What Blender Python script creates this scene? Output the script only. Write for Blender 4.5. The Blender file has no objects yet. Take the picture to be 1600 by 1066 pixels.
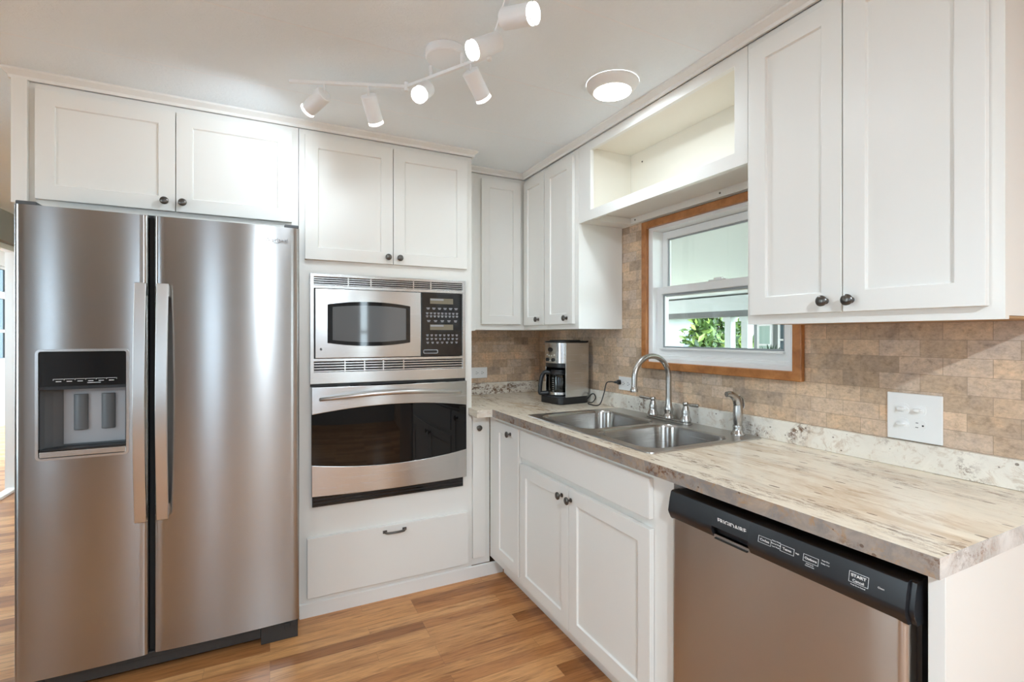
import bpy, bmesh, math, random
from mathutils import Vector, Matrix
PI = math.pi
R = math.radians
S = bpy.context.scene
COL = S.collection

# ------------------------------------------------------------------ camera
cam = bpy.data.cameras.new('camera')
cam.sensor_fit = 'HORIZONTAL'; cam.sensor_width = 36.0
cam.lens = 764.3 / 1600 * 36.0
cam.shift_y = -8.75 / 1600
cam.clip_start = 0.02
camo = bpy.data.objects.new('camera', cam); COL.objects.link(camo)
camo.location = (0, 0, 1.30); camo.rotation_euler = (R(90), 0, R(-26.33))
S.camera = camo
S.view_settings.view_transform = 'Standard'; S.view_settings.look = 'None'
S.view_settings.exposure = 0.86; S.view_settings.gamma = 1.0
S.view_settings.use_curve_mapping = False
S.cycles.max_bounces = 10; S.cycles.diffuse_bounces = 6; S.cycles.glossy_bounces = 5
S.cycles.transmission_bounces = 6; S.cycles.transparent_max_bounces = 10
S.cycles.sample_clamp_indirect = 6.0
S.cycles.caustics_reflective = False; S.cycles.caustics_refractive = False
try: S.cycles.use_denoising = True
except Exception: pass

# ------------------------------------------------------------------ daylight
W = bpy.data.worlds.new('sky'); S.world = W; W.use_nodes = True
bg = W.node_tree.nodes['Background']
bg.inputs[0].default_value = (0.76, 0.89, 1.0, 1); bg.inputs[1].default_value = 7.0
sun = bpy.data.lights.new('sun', 'SUN'); sun.energy = 4.0; sun.angle = R(1.0); sun.color = (1, .95, .86)
so = bpy.data.objects.new('sun', sun); COL.objects.link(so)
so.rotation_euler = Vector((-0.55, -0.25, -0.8)).to_track_quat('-Z', 'Y').to_euler()
LAMP_TRACK = 3.0      # each track head
LAMP_DISC = 50.0      # each flush ceiling disc
LAMP_COL = (0.74, 0.885, 1.0)

# ------------------------------------------------------------------ main planes
XW, YW, ZC = 1.68, 2.965, 2.285           # right wall, back wall, ceiling
YC, YD = 2.443, 2.421                     # tall cabinets: face frame, door front
XB, XBD = 1.075, 1.055                    # base cabinets on the right
XU, XUD = 1.402, 1.382                    # wall cabinets on the right
YU, YUD = 2.662, 2.640                    # wall cabinet on the back wall
XL, YR = -1.87, -2.7                      # left wall, rear wall
ZT = 2.255                                # top of the cabinets, under the crown

# ------------------------------------------------------------------ helpers
OFF = {}
def smooth(me, ang=35):
    for p in me.polygons: p.use_smooth = True
    me.set_sharp_from_angle(angle=R(ang))
def finish(name, bm, mats, parent=None, loc=None, bevel=0, seg=2, sm=True):
    bmesh.ops.recalc_face_normals(bm, faces=bm.faces)
    if parent is not None: o0 = OFF[parent.name]
    elif loc is not None: o0 = Vector(loc)
    else:
        xs = [v.co for v in bm.verts]
        lo = Vector([min(c[i] for c in xs) for i in range(3)]); hi = Vector([max(c[i] for c in xs) for i in range(3)])
        o0 = Vector(((lo.x+hi.x)/2, (lo.y+hi.y)/2, lo.z))
    bm.transform(Matrix.Translation(-o0))
    me = bpy.data.meshes.new(name); bm.to_mesh(me); bm.free()
    if not isinstance(mats, (list, tuple)): mats = [mats]
    for m in mats: me.materials.append(m)
    if sm: smooth(me)
    o = bpy.data.objects.new(name, me); COL.objects.link(o)
    if parent is not None: o.parent = parent
    else: o.location = o0
    OFF[o.name] = o0
    if bevel:
        md = o.modifiers.new('bevel', 'BEVEL'); md.width = bevel; md.segments = seg
        md.limit_method = 'ANGLE'; md.angle_limit = R(40); md.harden_normals = True
    return o
obj = finish
def tag(o, label, cat, group=None):
    o['label'] = label; o['category'] = cat
    if group: o['group'] = group
    return o
def thing(name, loc, label, cat, group=None):
    o = bpy.data.objects.new(name, None); COL.objects.link(o)
    o.empty_display_size = 0.05; o.location = loc; OFF[o.name] = Vector(loc)
    return tag(o, label, cat, group)
def struct(name, bm, mats, parent=None, **k):
    o = finish(name, bm, mats, parent, **k)
    if parent is None: o['kind'] = 'structure'
    return o
def BM(): return bmesh.new()
def box(bm, x0, x1, y0, y1, z0, z1, mi=0):
    vs = [bm.verts.new((x, y, z)) for x in (x0, x1) for y in (y0, y1) for z in (z0, z1)]
    fs = []
    for q in ((0,1,3,2), (4,6,7,5), (0,4,5,1), (2,3,7,6), (0,2,6,4), (1,5,7,3)):
        f = bm.faces.new([vs[i] for i in q]); f.material_index = mi; fs.append(f)
    return fs
def boxes(*bs):
    bm = BM()
    for b in bs: box(bm, *b)
    return bm
def slab(us, vs, front, back, mask=None, axes='xyz', bm=None):
    """a sheet of cells over (u, v) between the depths front(u,v) and back(u,v); axes maps (u, depth, v)"""
    bm = bm or BM()
    f = front if callable(front) else (lambda u, v: front)
    b = back if callable(back) else (lambda u, v: back)
    def P(u, d, v):
        if axes == 'xyz': return (u, d, v)          # facing -y
        if axes == 'yxz': return (d, u, v)          # facing -x, u is y
        if axes == 'xzy': return (u, v, d)          # lying flat, d is z
    nu, nv = len(us) - 1, len(vs) - 1
    on = lambda i, j: 0 <= i < nu and 0 <= j < nv and (mask is None or mask(i, j))
    F, B = {}, {}
    def vf(i, j):
        if (i, j) not in F: F[i, j] = bm.verts.new(P(us[i], f(us[i], vs[j]), vs[j]))
        return F[i, j]
    def vb(i, j):
        if (i, j) not in B: B[i, j] = bm.verts.new(P(us[i], b(us[i], vs[j]), vs[j]))
        return B[i, j]
    for i in range(nu):
        for j in range(nv):
            if not on(i, j): continue
            c = [(i, j), (i+1, j), (i+1, j+1), (i, j+1)]
            bm.faces.new([vf(*q) for q in c]); bm.faces.new([vb(*q) for q in reversed(c)])
            for (di, dj, a, e) in ((0, -1, 0, 1), (1, 0, 1, 2), (0, 1, 2, 3), (-1, 0, 3, 0)):
                if not on(i+di, j+dj):
                    bm.faces.new([vf(*c[a]), vb(*c[a]), vb(*c[e]), vf(*c[e])])
    return bm
def band(us, lo, hi, front, back, nv=1, axes='xyz'):
    """a curved-edged sheet: v runs lo(u)..hi(u)"""
    bm = BM(); n = len(us)
    fr = front if callable(front) else (lambda u, v: front)
    P = (lambda u, d, v: (u, d, v)) if axes == 'xyz' else (lambda u, d, v: (d, u, v))
    rows = [[lo(u) + (hi(u)-lo(u))*k/nv for k in range(nv+1)] for u in us]
    F = [[bm.verts.new(P(us[i], fr(us[i], rows[i][k]), rows[i][k])) for k in range(nv+1)] for i in range(n)]
    B = [[bm.verts.new(P(us[i], back, rows[i][k])) for k in range(nv+1)] for i in range(n)]
    for i in range(n-1):
        for k in range(nv):
            bm.faces.new([F[i][k], F[i+1][k], F[i+1][k+1], F[i][k+1]])
            bm.faces.new([B[i][k+1], B[i+1][k+1], B[i+1][k], B[i][k]])
        bm.faces.new([F[i][0], B[i][0], B[i+1][0], F[i+1][0]])
        bm.faces.new([F[i+1][nv], B[i+1][nv], B[i][nv], F[i][nv]])
    for i in (0, n-1):
        for k in range(nv):
            q = [F[i][k], F[i][k+1], B[i][k+1], B[i][k]]
            bm.faces.new(q)
    return bm
def lin(a, b, n): return [a + (b-a)*i/n for i in range(n+1)]
def rot_faces_x(bm):
    """canonical facing -y -> facing -x: (u, d, z) -> (d, -u, z)"""
    bm.transform(Matrix.Rotation(R(-90), 4, 'Z')); return bm
def lathe(prof, n=24, M=None, bm=None, cap=True):
    bm = bm or BM(); rings = []; new = []
    for r, z in prof:
        ring = [bm.verts.new((r*math.cos(2*PI*k/n), r*math.sin(2*PI*k/n), z)) for k in range(n)]
        rings.append(ring); new += ring
    for a, b in zip(rings, rings[1:]):
        for k in range(n): bm.faces.new([a[k], a[(k+1) % n], b[(k+1) % n], b[k]])
    if cap:
        if prof[0][0] > 1e-5: bm.faces.new(rings[0])
        if prof[-1][0] > 1e-5: bm.faces.new(list(reversed(rings[-1])))
    if M is not None:
        for v in new: v.co = M @ v.co
    bmesh.ops.remove_doubles(bm, verts=[v for v in new if v.is_valid], dist=1e-6)
    return bm
def align(p, d):
    """matrix taking +z to direction d at point p"""
    return Matrix.Translation(Vector(p)) @ Vector(d).to_track_quat('Z', 'Y').to_matrix().to_4x4()
def tube(pts, rad, n=14, bm=None, flat=None):
    bm = bm or BM(); pts = [Vector(p) for p in pts]; m = len(pts)
    rad = rad if isinstance(rad, (list, tuple)) else [rad]*m
    up = None; rings = []
    for i, p in enumerate(pts):
        t = (pts[min(i+1, m-1)] - pts[max(i-1, 0)]).normalized()
        if up is None:
            a = Vector((0, 0, 1)) if abs(t.z) < .9 else Vector((1, 0, 0))
            up = (a - t*a.dot(t)).normalized()
        else: up = (up - t*up.dot(t)).normalized()
        s = t.cross(up)
        ry = rad[i]*(flat or 1)
        rings.append([bm.verts.new(p + s*math.cos(2*PI*k/n)*rad[i] + up*math.sin(2*PI*k/n)*ry) for k in range(n)])
    for a, b in zip(rings, rings[1:]):
        for k in range(n): bm.faces.new([a[k], a[(k+1) % n], b[(k+1) % n], b[k]])
    bm.faces.new(rings[0]); bm.faces.new(list(reversed(rings[-1])))
    return bm
def spline(ctrl, n=8):
    P = [Vector(c) for c in ctrl]; P = [2*P[0]-P[1]] + P + [2*P[-1]-P[-2]]; out = []
    for i in range(1, len(P)-2):
        a, b, c, d = P[i-1:i+3]
        for k in range(n):
            t = k/n
            out.append(.5*((2*b) + (c-a)*t + (2*a-5*b+4*c-d)*t*t + (3*b-a-3*c+d)*t**3))
    out.append(P[-2]); return out
def rrect(x0, x1, y0, y1, r, n=6):
    out = []
    for cx, cy, a0 in ((x1-r, y1-r, 0), (x0+r, y1-r, 90), (x0+r, y0+r, 180), (x1-r, y0+r, 270)):
        for k in range(n+1):
            a = R(a0 + 90*k/n); out.append((cx + r*math.cos(a), cy + r*math.sin(a)))
    return out
def prism(loop, z0, z1, bm=None, M=None):
    bm = bm or BM()
    a = [bm.verts.new((x, y, z0)) for x, y in loop]; b = [bm.verts.new((x, y, z1)) for x, y in loop]
    n = len(loop)
    bm.faces.new(list(reversed(a))); bm.faces.new(b)
    for k in range(n): bm.faces.new([a[k], a[(k+1) % n], b[(k+1) % n], b[k]])
    if M is not None:
        for v in a + b: v.co = M @ v.co
    return bm
def text_bm(s, size, M, depth=0.0006, bold=0):
    cu = bpy.data.curves.new('t', 'FONT'); cu.body = s; cu.size = size
    cu.align_x = 'CENTER'; cu.align_y = 'CENTER'; cu.extrude = depth; cu.offset = bold
    to = bpy.data.objects.new('t', cu); COL.objects.link(to)
    bpy.context.view_layer.update()
    me = bpy.data.meshes.new_from_object(to.evaluated_get(bpy.context.evaluated_depsgraph_get()))
    bm = BM(); bm.from_mesh(me); bm.transform(M)
    bpy.data.objects.remove(to); bpy.data.curves.remove(cu); bpy.data.meshes.remove(me)
    return bm
def merge(bms):
    out = BM()
    for b in bms:
        me = bpy.data.meshes.new('t'); b.to_mesh(me); b.free(); out.from_mesh(me); bpy.data.meshes.remove(me)
    return out
M_FACE_Y = lambda x, y, z: Matrix.Translation((x, y, z)) @ Matrix.Rotation(R(90), 4, 'X')                              # reads from -y
M_FACE_X = lambda x, y, z: Matrix.Translation((x, y, z)) @ Matrix.Rotation(R(-90), 4, 'Z') @ Matrix.Rotation(R(90), 4, 'X')  # reads from -x

# ------------------------------------------------------------------ materials
def mat(name, col, rough=.5, metal=0, spec=.5, aniso=0, emit=None, es=0, coat=0):
    m = bpy.data.materials.new(name); m.use_nodes = True
    b = m.node_tree.nodes['Principled BSDF']
    b.inputs['Base Color'].default_value = (*col, 1); b.inputs['Roughness'].default_value = rough
    b.inputs['Metallic'].default_value = metal; b.inputs['Specular IOR Level'].default_value = spec
    b.inputs['Coat Weight'].default_value = coat
    if aniso: b.inputs['Anisotropic'].default_value = aniso
    if emit: b.inputs['Emission Color'].default_value = (*emit, 1); b.inputs['Emission Strength'].default_value = es
    return m
class NT:
    def __init__(s, m): s.m = m; s.t = m.node_tree; s.b = s.t.nodes['Principled BSDF']
    def n(s, typ, **kw):
        nd = s.t.nodes.new(typ)
        for k, v in kw.items():
            if k.startswith('i_'): nd.inputs[k[2:].replace('_', ' ')].default_value = v
            else: setattr(nd, k, v)
        return nd
    def l(s, a, b): s.t.links.new(a, b)
    def pos(s, scale=(1, 1, 1), perm=None, rot=(0, 0, 0)):
        g = s.n('ShaderNodeNewGeometry'); out = g.outputs['Position']
        if perm:
            sp = s.n('ShaderNodeSeparateXYZ'); s.l(out, sp.inputs[0]); cb = s.n('ShaderNodeCombineXYZ')
            for i, p in enumerate(perm):
                if p in 'XYZ': s.l(sp.outputs[p], cb.inputs[i])
            out = cb.outputs[0]
        mp = s.n('ShaderNodeMapping'); mp.inputs['Scale'].default_value = scale; mp.inputs['Rotation'].default_value = rot
        s.l(out, mp.inputs[0]); return mp.outputs[0]
    def noise(s, vec, scale, detail=4, rough=.55, dist=0):
        nd = s.n('ShaderNodeTexNoise'); nd.inputs['Scale'].default_value = scale; nd.inputs['Detail'].default_value = detail
        nd.inputs['Roughness'].default_value = rough; nd.inputs['Distortion'].default_value = dist
        s.l(vec, nd.inputs['Vector']); return nd.outputs['Fac']
    def ramp(s, fac, stops):
        nd = s.n('ShaderNodeValToRGB'); cr = nd.color_ramp
        while len(cr.elements) < len(stops): cr.elements.new(.5)
        for e, (p, c) in zip(cr.elements, stops):
            e.position = p; e.color = (*c, 1) if len(c) == 3 else c
        s.l(fac, nd.inputs[0]); return nd.outputs[0]
    def mix(s, fac, a, b, mode='MIX'):
        nd = s.n('ShaderNodeMix', data_type='RGBA', blend_type=mode)
        for sock, v in ((nd.inputs[0], fac), (nd.inputs[6], a), (nd.inputs[7], b)):
            if isinstance(v, (int, float)): sock.default_value = v
            elif isinstance(v, tuple): sock.default_value = (*v, 1)
            else: s.l(v, sock)
        return nd.outputs[2]
    def math(s, op, a, b=0.0):
        nd = s.n('ShaderNodeMath', operation=op)
        for sock, v in ((nd.inputs[0], a), (nd.inputs[1], b)):
            if isinstance(v, (int, float)): sock.default_value = v
            else: s.l(v, sock)
        return nd.outputs[0]
    def bump(s, h, strength=.2, dist=.002):
        nd = s.n('ShaderNodeBump'); nd.inputs['Strength'].default_value = strength; nd.inputs['Distance'].default_value = dist
        s.l(h, nd.inputs['Height']); s.l(nd.outputs[0], s.b.inputs['Normal'])
    def col(s, c): s.l(c, s.b.inputs['Base Color'])
G3 = lambda v: (v, v, v)

PAINT = mat('cabinet_paint', (.81, .795, .755), .33, spec=.45)
n = NT(PAINT); n.bump(n.noise(n.pos(), 55, 2), .03, .001)
INSIDE = mat('shelf_inside_shade', (.80, .755, .66), .5)  # cabinet white with the shelf's warm, dimmer light put into the colour
WALLW = mat('wall_paint', (.30, .295, .28), .7)
CROWN = mat('crown_paint', (.81, .80, .77), .45)
CEIL = mat('ceiling_board', (.89, .95, .99), .8, spec=.2)
n = NT(CEIL); v = n.pos(); n.bump(n.noise(v, 42, 5, .7, 1.5), .55, .006)
BATTEN = mat('batten_paint', (.92, .95, .98), .8)
DARK = mat('dark_bronze', (.13, .12, .11), .30, .9)
BLACK = mat('black_plastic', (.012, .012, .013), .35)
BLACKG = mat('black_gloss', (.006, .006, .007), .06, spec=.6)
VOID = mat('shadow_gap', (.01, .01, .01), .8)
GREY = mat('grey_plastic', (.09, .095, .10), .45)
LGREY = mat('light_grey_plastic', (.30, .30, .31), .4)
WHITEP = mat('white_plastic', (.82, .81, .79), .35)
VINYL = mat('white_vinyl', (.82, .815, .80), .35)
PRINT = mat('white_print', (.75, .75, .74), .5)
SLOT = mat('slot_dark', (.02, .02, .02), .7)
def steel(name, col, rough, aniso, tangent):
    m = mat(name, col, rough, 1.0, aniso=aniso); n = NT(m)
    c = n.n('ShaderNodeCombineXYZ')
    for i in range(3): c.inputs[i].default_value = tangent[i]
    n.l(c.outputs[0], n.b.inputs['Tangent'])
    st = (4, 4, 900) if tangent[2] else (4, 900, 4)
    f = n.noise(n.pos(st), 1.0, 3, .6)
    r = n.n('ShaderNodeMapRange'); n.l(f, r.inputs[0])
    r.inputs[3].default_value = rough*.85; r.inputs[4].default_value = rough*1.15
    n.l(r.outputs[0], n.b.inputs['Roughness'])
    return m
STEEL = steel('brushed_steel', (.43, .42, .41), .24, .94, (0, 0, 1))
STEELB = steel('bright_steel', (.66, .65, .64), .26, .6, (0, 0, 1))
HANDLE = mat('satin_steel', (.62, .60, .58), .30, 1.0)
NICKEL = mat('brushed_nickel', (.46, .44, .415), .27, 1.0)
SINKM = steel('sink_steel', (.44, .42, .395), .26, .75, (0, 0, 1))
RIMM = mat('sink_rim_steel', (.52, .50, .47), .30, 1.0)

FLOOR = mat('plank_floor', (.5, .3, .15), .32, spec=.5); n = NT(FLOOR)
v = n.pos((1, 1, 1))
br = n.n('ShaderNodeTexBrick'); n.l(v, br.inputs['Vector'])
br.offset = .37; br.offset_frequency = 3; br.squash = 1
for k, val in (('Scale', 1), ('Mortar Size', .0003), ('Mortar Smooth', 0), ('Bias', 0), ('Brick Width', .62), ('Row Height', .066)):
    br.inputs[k].default_value = val
br.inputs['Color1'].default_value = (0, 0, 0, 1); br.inputs['Color2'].default_value = (1, 1, 1, 1); br.inputs['Mortar'].default_value = (.3, .3, .3, 1)
tone = n.ramp(br.outputs['Color'], [(0, (.33, .130, .043)), (.3, (.50, .215, .078)), (.7, (.63, .305, .118)), (1, (.72, .385, .165))])
mp = n.n('ShaderNodeVectorMath', operation='MULTIPLY_ADD'); n.l(br.outputs['Color'], mp.inputs[0]); mp.inputs[1].default_value = (7, 3, 0); n.l(v, mp.inputs[2])
m2 = n.n('ShaderNodeMapping'); m2.inputs['Scale'].default_value = (2.2, 26, 1); n.l(mp.outputs[0], m2.inputs[0])
gr = n.noise(m2.outputs[0], 2.2, 6, .65, .7)
grain = n.ramp(gr, [(.27, (.42, .34, .28)), (.42, (.82, .79, .75)), (.56, (1.08, 1.08, 1.06)), (.68, (.98, .96, .93)), (.8, (.72, .66, .60))])
c = n.mix(1.0, tone, grain, 'MULTIPLY')
m3 = n.n('ShaderNodeMapping'); m3.inputs['Scale'].default_value = (9, 220, 1); n.l(mp.outputs[0], m3.inputs[0])
fi = n.noise(m3.outputs[0], 1.5, 3)
c = n.mix(.6, c, n.mix(1.0, c, n.ramp(fi, [(.3, G3(.7)), (.7, G3(1.15))]), 'MULTIPLY'))
n.col(n.mix(br.outputs['Fac'], c, (.16, .08, .035))); n.bump(fi, .05, .001)

def tile_mat(name, perm):
    m = mat(name, (.4, .3, .2), .55, spec=.3); n = NT(m); v = n.pos((1, 1, 1), perm)
    br = n.n('ShaderNodeTexBrick'); n.l(v, br.inputs['Vector']); br.offset = .5; br.squash = 1
    for k, val in (('Scale', 1), ('Mortar Size', .0009), ('Mortar Smooth', .2), ('Bias', 0), ('Brick Width', .106), ('Row Height', .0495)):
        br.inputs[k].default_value = val
    br.inputs['Color1'].default_value = (0, 0, 0, 1); br.inputs['Color2'].default_value = (1, 1, 1, 1); br.inputs['Mortar'].default_value = (.4, .4, .4, 1)
    tone = n.ramp(br.outputs['Color'], [(0, (.44, .33, .24)), (.35, (.57, .42, .295)), (.6, (.69, .505, .35)), (.85, (.60, .475, .375)), (1, (.73, .54, .385))])
    big = n.noise(v, 9, 5, .65, .4)
    c = n.mix(1.0, tone, n.ramp(big, [(.28, (.66, .68, .74)), (.42, (.90, .90, .92)), (.56, (1, .98, .95)), (.72, (1.20, 1.10, 1.0))]), 'MULTIPLY')
    mid_ = n.noise(v, 48, 6, .72, .3)
    c = n.mix(1.0, c, n.ramp(mid_, [(.28, (.62, .60, .58)), (.45, (.95, .94, .93)), (.6, (1.06, 1.06, 1.06)), (.74, (1.24, 1.22, 1.20))]), 'MULTIPLY')
    mm = n.n('ShaderNodeMapping'); mm.inputs['Scale'].default_value = (60, 95, 1); n.l(v, mm.inputs[0])
    fi = n.noise(mm.outputs[0], 1.4, 5, .7)
    c = n.mix(1.0, c, n.ramp(fi, [(.3, G3(.82)), (.5, G3(1.0)), (.7, G3(1.12))]), 'MULTIPLY')
    sp = n.noise(v, 95, 4, .7)
    c = n.mix(n.ramp(sp, [(.62, G3(0)), (.72, G3(.55))]), c, (.20, .135, .095))
    n.col(n.mix(n.math('MULTIPLY', br.outputs['Fac'], .55), c, (.26, .20, .15)))
    n.bump(n.math('SUBTRACT', fi, br.outputs['Fac']), .25, .0012)
    return m
TILE_R = tile_mat('stone_tile_side', 'YZ0'); TILE_B = tile_mat('stone_tile_back', 'XZ0')

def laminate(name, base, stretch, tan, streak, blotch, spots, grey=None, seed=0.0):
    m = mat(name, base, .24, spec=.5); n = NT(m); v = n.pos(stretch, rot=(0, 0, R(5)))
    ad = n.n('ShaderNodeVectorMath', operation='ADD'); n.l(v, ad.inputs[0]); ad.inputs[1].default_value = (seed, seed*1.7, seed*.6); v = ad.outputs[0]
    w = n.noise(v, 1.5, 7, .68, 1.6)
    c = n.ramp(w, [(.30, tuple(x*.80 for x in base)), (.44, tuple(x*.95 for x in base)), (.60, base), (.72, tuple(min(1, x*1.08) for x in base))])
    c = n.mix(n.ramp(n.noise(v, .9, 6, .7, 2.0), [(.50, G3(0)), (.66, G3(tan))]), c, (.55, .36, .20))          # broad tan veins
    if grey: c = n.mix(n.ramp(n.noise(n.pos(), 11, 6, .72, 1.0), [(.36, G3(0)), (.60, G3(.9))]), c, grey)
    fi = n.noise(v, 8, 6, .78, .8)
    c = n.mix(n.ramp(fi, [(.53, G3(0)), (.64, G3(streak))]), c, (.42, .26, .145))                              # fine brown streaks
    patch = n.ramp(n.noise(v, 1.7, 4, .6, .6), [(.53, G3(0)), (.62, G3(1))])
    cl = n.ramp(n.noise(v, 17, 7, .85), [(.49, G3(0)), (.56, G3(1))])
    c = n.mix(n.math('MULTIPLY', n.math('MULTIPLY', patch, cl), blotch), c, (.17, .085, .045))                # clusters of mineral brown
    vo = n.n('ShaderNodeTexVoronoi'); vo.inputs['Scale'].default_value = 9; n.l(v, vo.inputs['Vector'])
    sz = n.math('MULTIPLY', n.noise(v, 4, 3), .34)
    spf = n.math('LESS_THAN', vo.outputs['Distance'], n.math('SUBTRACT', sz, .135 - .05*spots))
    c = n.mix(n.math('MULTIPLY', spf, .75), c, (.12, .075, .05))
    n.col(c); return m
LAM_TOP = laminate('laminate_top', (.90, .81, .665), (4.6, 1.15, 3), .55, .45, .65, 1.7)
LAM_UP = laminate('laminate_upstand', (.82, .765, .675), (2.0, 2.6, 3.2), .45, .45, .95, 1.0, seed=3.1)
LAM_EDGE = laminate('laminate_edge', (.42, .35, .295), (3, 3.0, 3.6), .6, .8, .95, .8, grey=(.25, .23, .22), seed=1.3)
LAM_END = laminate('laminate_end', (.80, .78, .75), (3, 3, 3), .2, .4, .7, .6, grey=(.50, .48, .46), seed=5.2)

OAK = mat('oak_trim', (.42, .17, .05), .35); n = NT(OAK); v = n.pos((30, 6, 6))
n.col(n.ramp(n.noise(v, 3, 5, .6, .5), [(.3, (.30, .105, .028)), (.55, (.44, .175, .052)), (.75, (.52, .225, .075))]))
RAWWOOD = mat('raw_plywood', (.42, .25, .12), .6)
def glass(name, tint, rough=0.0, refl=1.0):
    m = bpy.data.materials.new(name); m.use_nodes = True; t = m.node_tree
    for x in list(t.nodes): t.nodes.remove(x)
    o = t.nodes.new('ShaderNodeOutputMaterial'); mx = t.nodes.new('ShaderNodeMixShader')
    tr = t.nodes.new('ShaderNodeBsdfTransparent'); gl = t.nodes.new('ShaderNodeBsdfGlossy'); fr = t.nodes.new('ShaderNodeLayerWeight'); fr.inputs[0].default_value = .5; pw = t.nodes.new('ShaderNodeMath'); pw.operation = 'POWER'; pw.inputs[1].default_value = 5; ad = t.nodes.new('ShaderNodeMath'); ad.operation = 'MULTIPLY_ADD'; ad.inputs[1].default_value = .96; ad.inputs[2].default_value = .04
    tr.inputs[0].default_value = (*tint, 1); gl.inputs['Roughness'].default_value = rough
    t.links.new(fr.outputs['Facing'], pw.inputs[0]); t.links.new(pw.outputs[0], ad.inputs[0]); t.links.new(ad.outputs[0], mx.inputs[0]); t.links.new(tr.outputs[0], mx.inputs[1]); t.links.new(gl.outputs[0], mx.inputs[2]); t.links.new(mx.outputs[0], o.inputs[0])
    return m
GLASS = glass('window_glass', (.96, .985, .978)); DIMMED = glass('dimming_glass', (.75, .79, .82)); CARAFE = glass('carafe_glass', (.62, .62, .60))  # the tinted panes are added to dim window reflections in the refrigerator
LENS = mat('lamp_lens', (.9, .9, .9), .4, emit=(1, .97, .92), es=7.0)
LENSR = mat('lamp_ring', (.9, .9, .9), .4, emit=(1, .97, .92), es=3.0)

# ------------------------------------------------------------------ room shell
struct('floor', boxes((-6.5, 1.80, -2.82, 12.5, -.12, 0)), FLOOR)
struct('ceiling', boxes((-2.0, 1.80, -2.82, 7.0, ZC, ZC+.1)), CEIL)
for k in range(-6, 6):
    y = 1.695 + .465*k
    if y < 2.38: struct('trim_%d' % (k+9), boxes((-1.87, 1.36, y-.003, y+.003, ZC-.0008, ZC-.0001)), BATTEN)
struct('wall_back', boxes((-.86, 1.80, YW, YW+.12, 0, ZC)), TILE_B)
WY0, WY1, WZ0, WZ1 = 1.10, 1.875, 1.155, 1.845
struct('wall_right', slab([-2.82, WY0, WY1, YW], [0, WZ0, WZ1, ZC], XW, XW+.12, lambda i, j: not (i == 1 and j == 1), 'yxz'), TILE_R, sm=False)
# left wall with the wide opening to the sun room, rear wall with two windows
struct('wall_left', slab([-2.82, -1.35, -.55, .95, 1.7, 2.9, 5.59, 7.0], [0, .75, 2.045, ZC], XL, XL-.12,
       lambda i, j: not ((i == 5 and j < 2) or (i in (1, 3) and j == 1)), 'yxz'), WALLW, sm=False)
struct('wall_rear', slab([XL, -1.02, -.62, 1.00, 1.30, XW], [0, .08, .62, 2.08, 2.14, ZC], YR, YR-.12,
       lambda i, j: not ((i == 1 and j == 2) or (i == 3 and j == 2)), 'xyz'), WALLW, sm=False)
struct('wall_far', boxes((-2.0, 1.8, 7.0, 7.12, 0, ZC)), WALLW)
# ------------------------------------------------------------------ kitchen window over the sink
win = thing('window_1', (XW, 1.49, WZ0), 'white double-hung window in an oak casing over the sink', 'window'); win['kind'] = 'structure'
def ring(y0, y1, z0, z1, w, xa, xb, wb=None):
    wb = wb or w
    return slab([y0, y0+w, y1-w, y1], [z0, z0+wb, z1-w, z1], xa, xb, lambda i, j: not (i == 1 and j == 1), 'yxz')
o = obj('window_trim', ring(1.080, 1.900, 1.137, 1.860, .035, XW-.022, XW-.0005), OAK, win, bevel=.004); o['label'] = 'golden oak window casing'
obj('window_frame', ring(WY0+.005, WY1-.008, WZ0+.005, WZ1-.006, .030, XW-.004, XW+.10), VINYL, win, bevel=.002)
obj('window_sill', boxes((XW+.004, XW+.07, WY0+.035, WY1-.038, 1.190, 1.205)), VINYL, win, bevel=.002)
f = obj('upper_sash', ring(1.150, 1.845, 1.488, 1.808, .036, XW+.062, XW+.09), VINYL, win, bevel=.003)
obj('pane', boxes((XW+.074, XW+.078, 1.184, 1.811, 1.522, 1.774)), GLASS, f)
obj('gasket', ring(1.1865, 1.8085, 1.5245, 1.7715, .007, XW+.068, XW+.0735), mat('sash_gasket_upper', (.34, .36, .37), .6), f)
f = obj('lower_sash', ring(1.140, 1.842, 1.192, 1.535, .036, XW+.026, XW+.056, .048), VINYL, win, bevel=.003)
obj('pane', boxes((XW+.039, XW+.043, 1.174, 1.808, 1.238, 1.501)), GLASS, f)
GSK = mat('sash_gasket', (.30, .32, .33), .6)
obj('gasket', ring(1.1745, 1.8075, 1.2385, 1.5005, .010, XW+.034, XW+.0385), GSK, f)
obj('lift_rail', boxes((XW+.012, XW+.026, 1.17, 1.81, 1.232, 1.241)), VINYL, f, bevel=.002)
obj('sash_lock', merge([boxes((XW+.03, XW+.055, 1.44, 1.53, 1.535, 1.541)), boxes((XW+.034, XW+.05, 1.465, 1.505, 1.541, 1.549))]), VINYL, f, bevel=.002)
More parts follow.
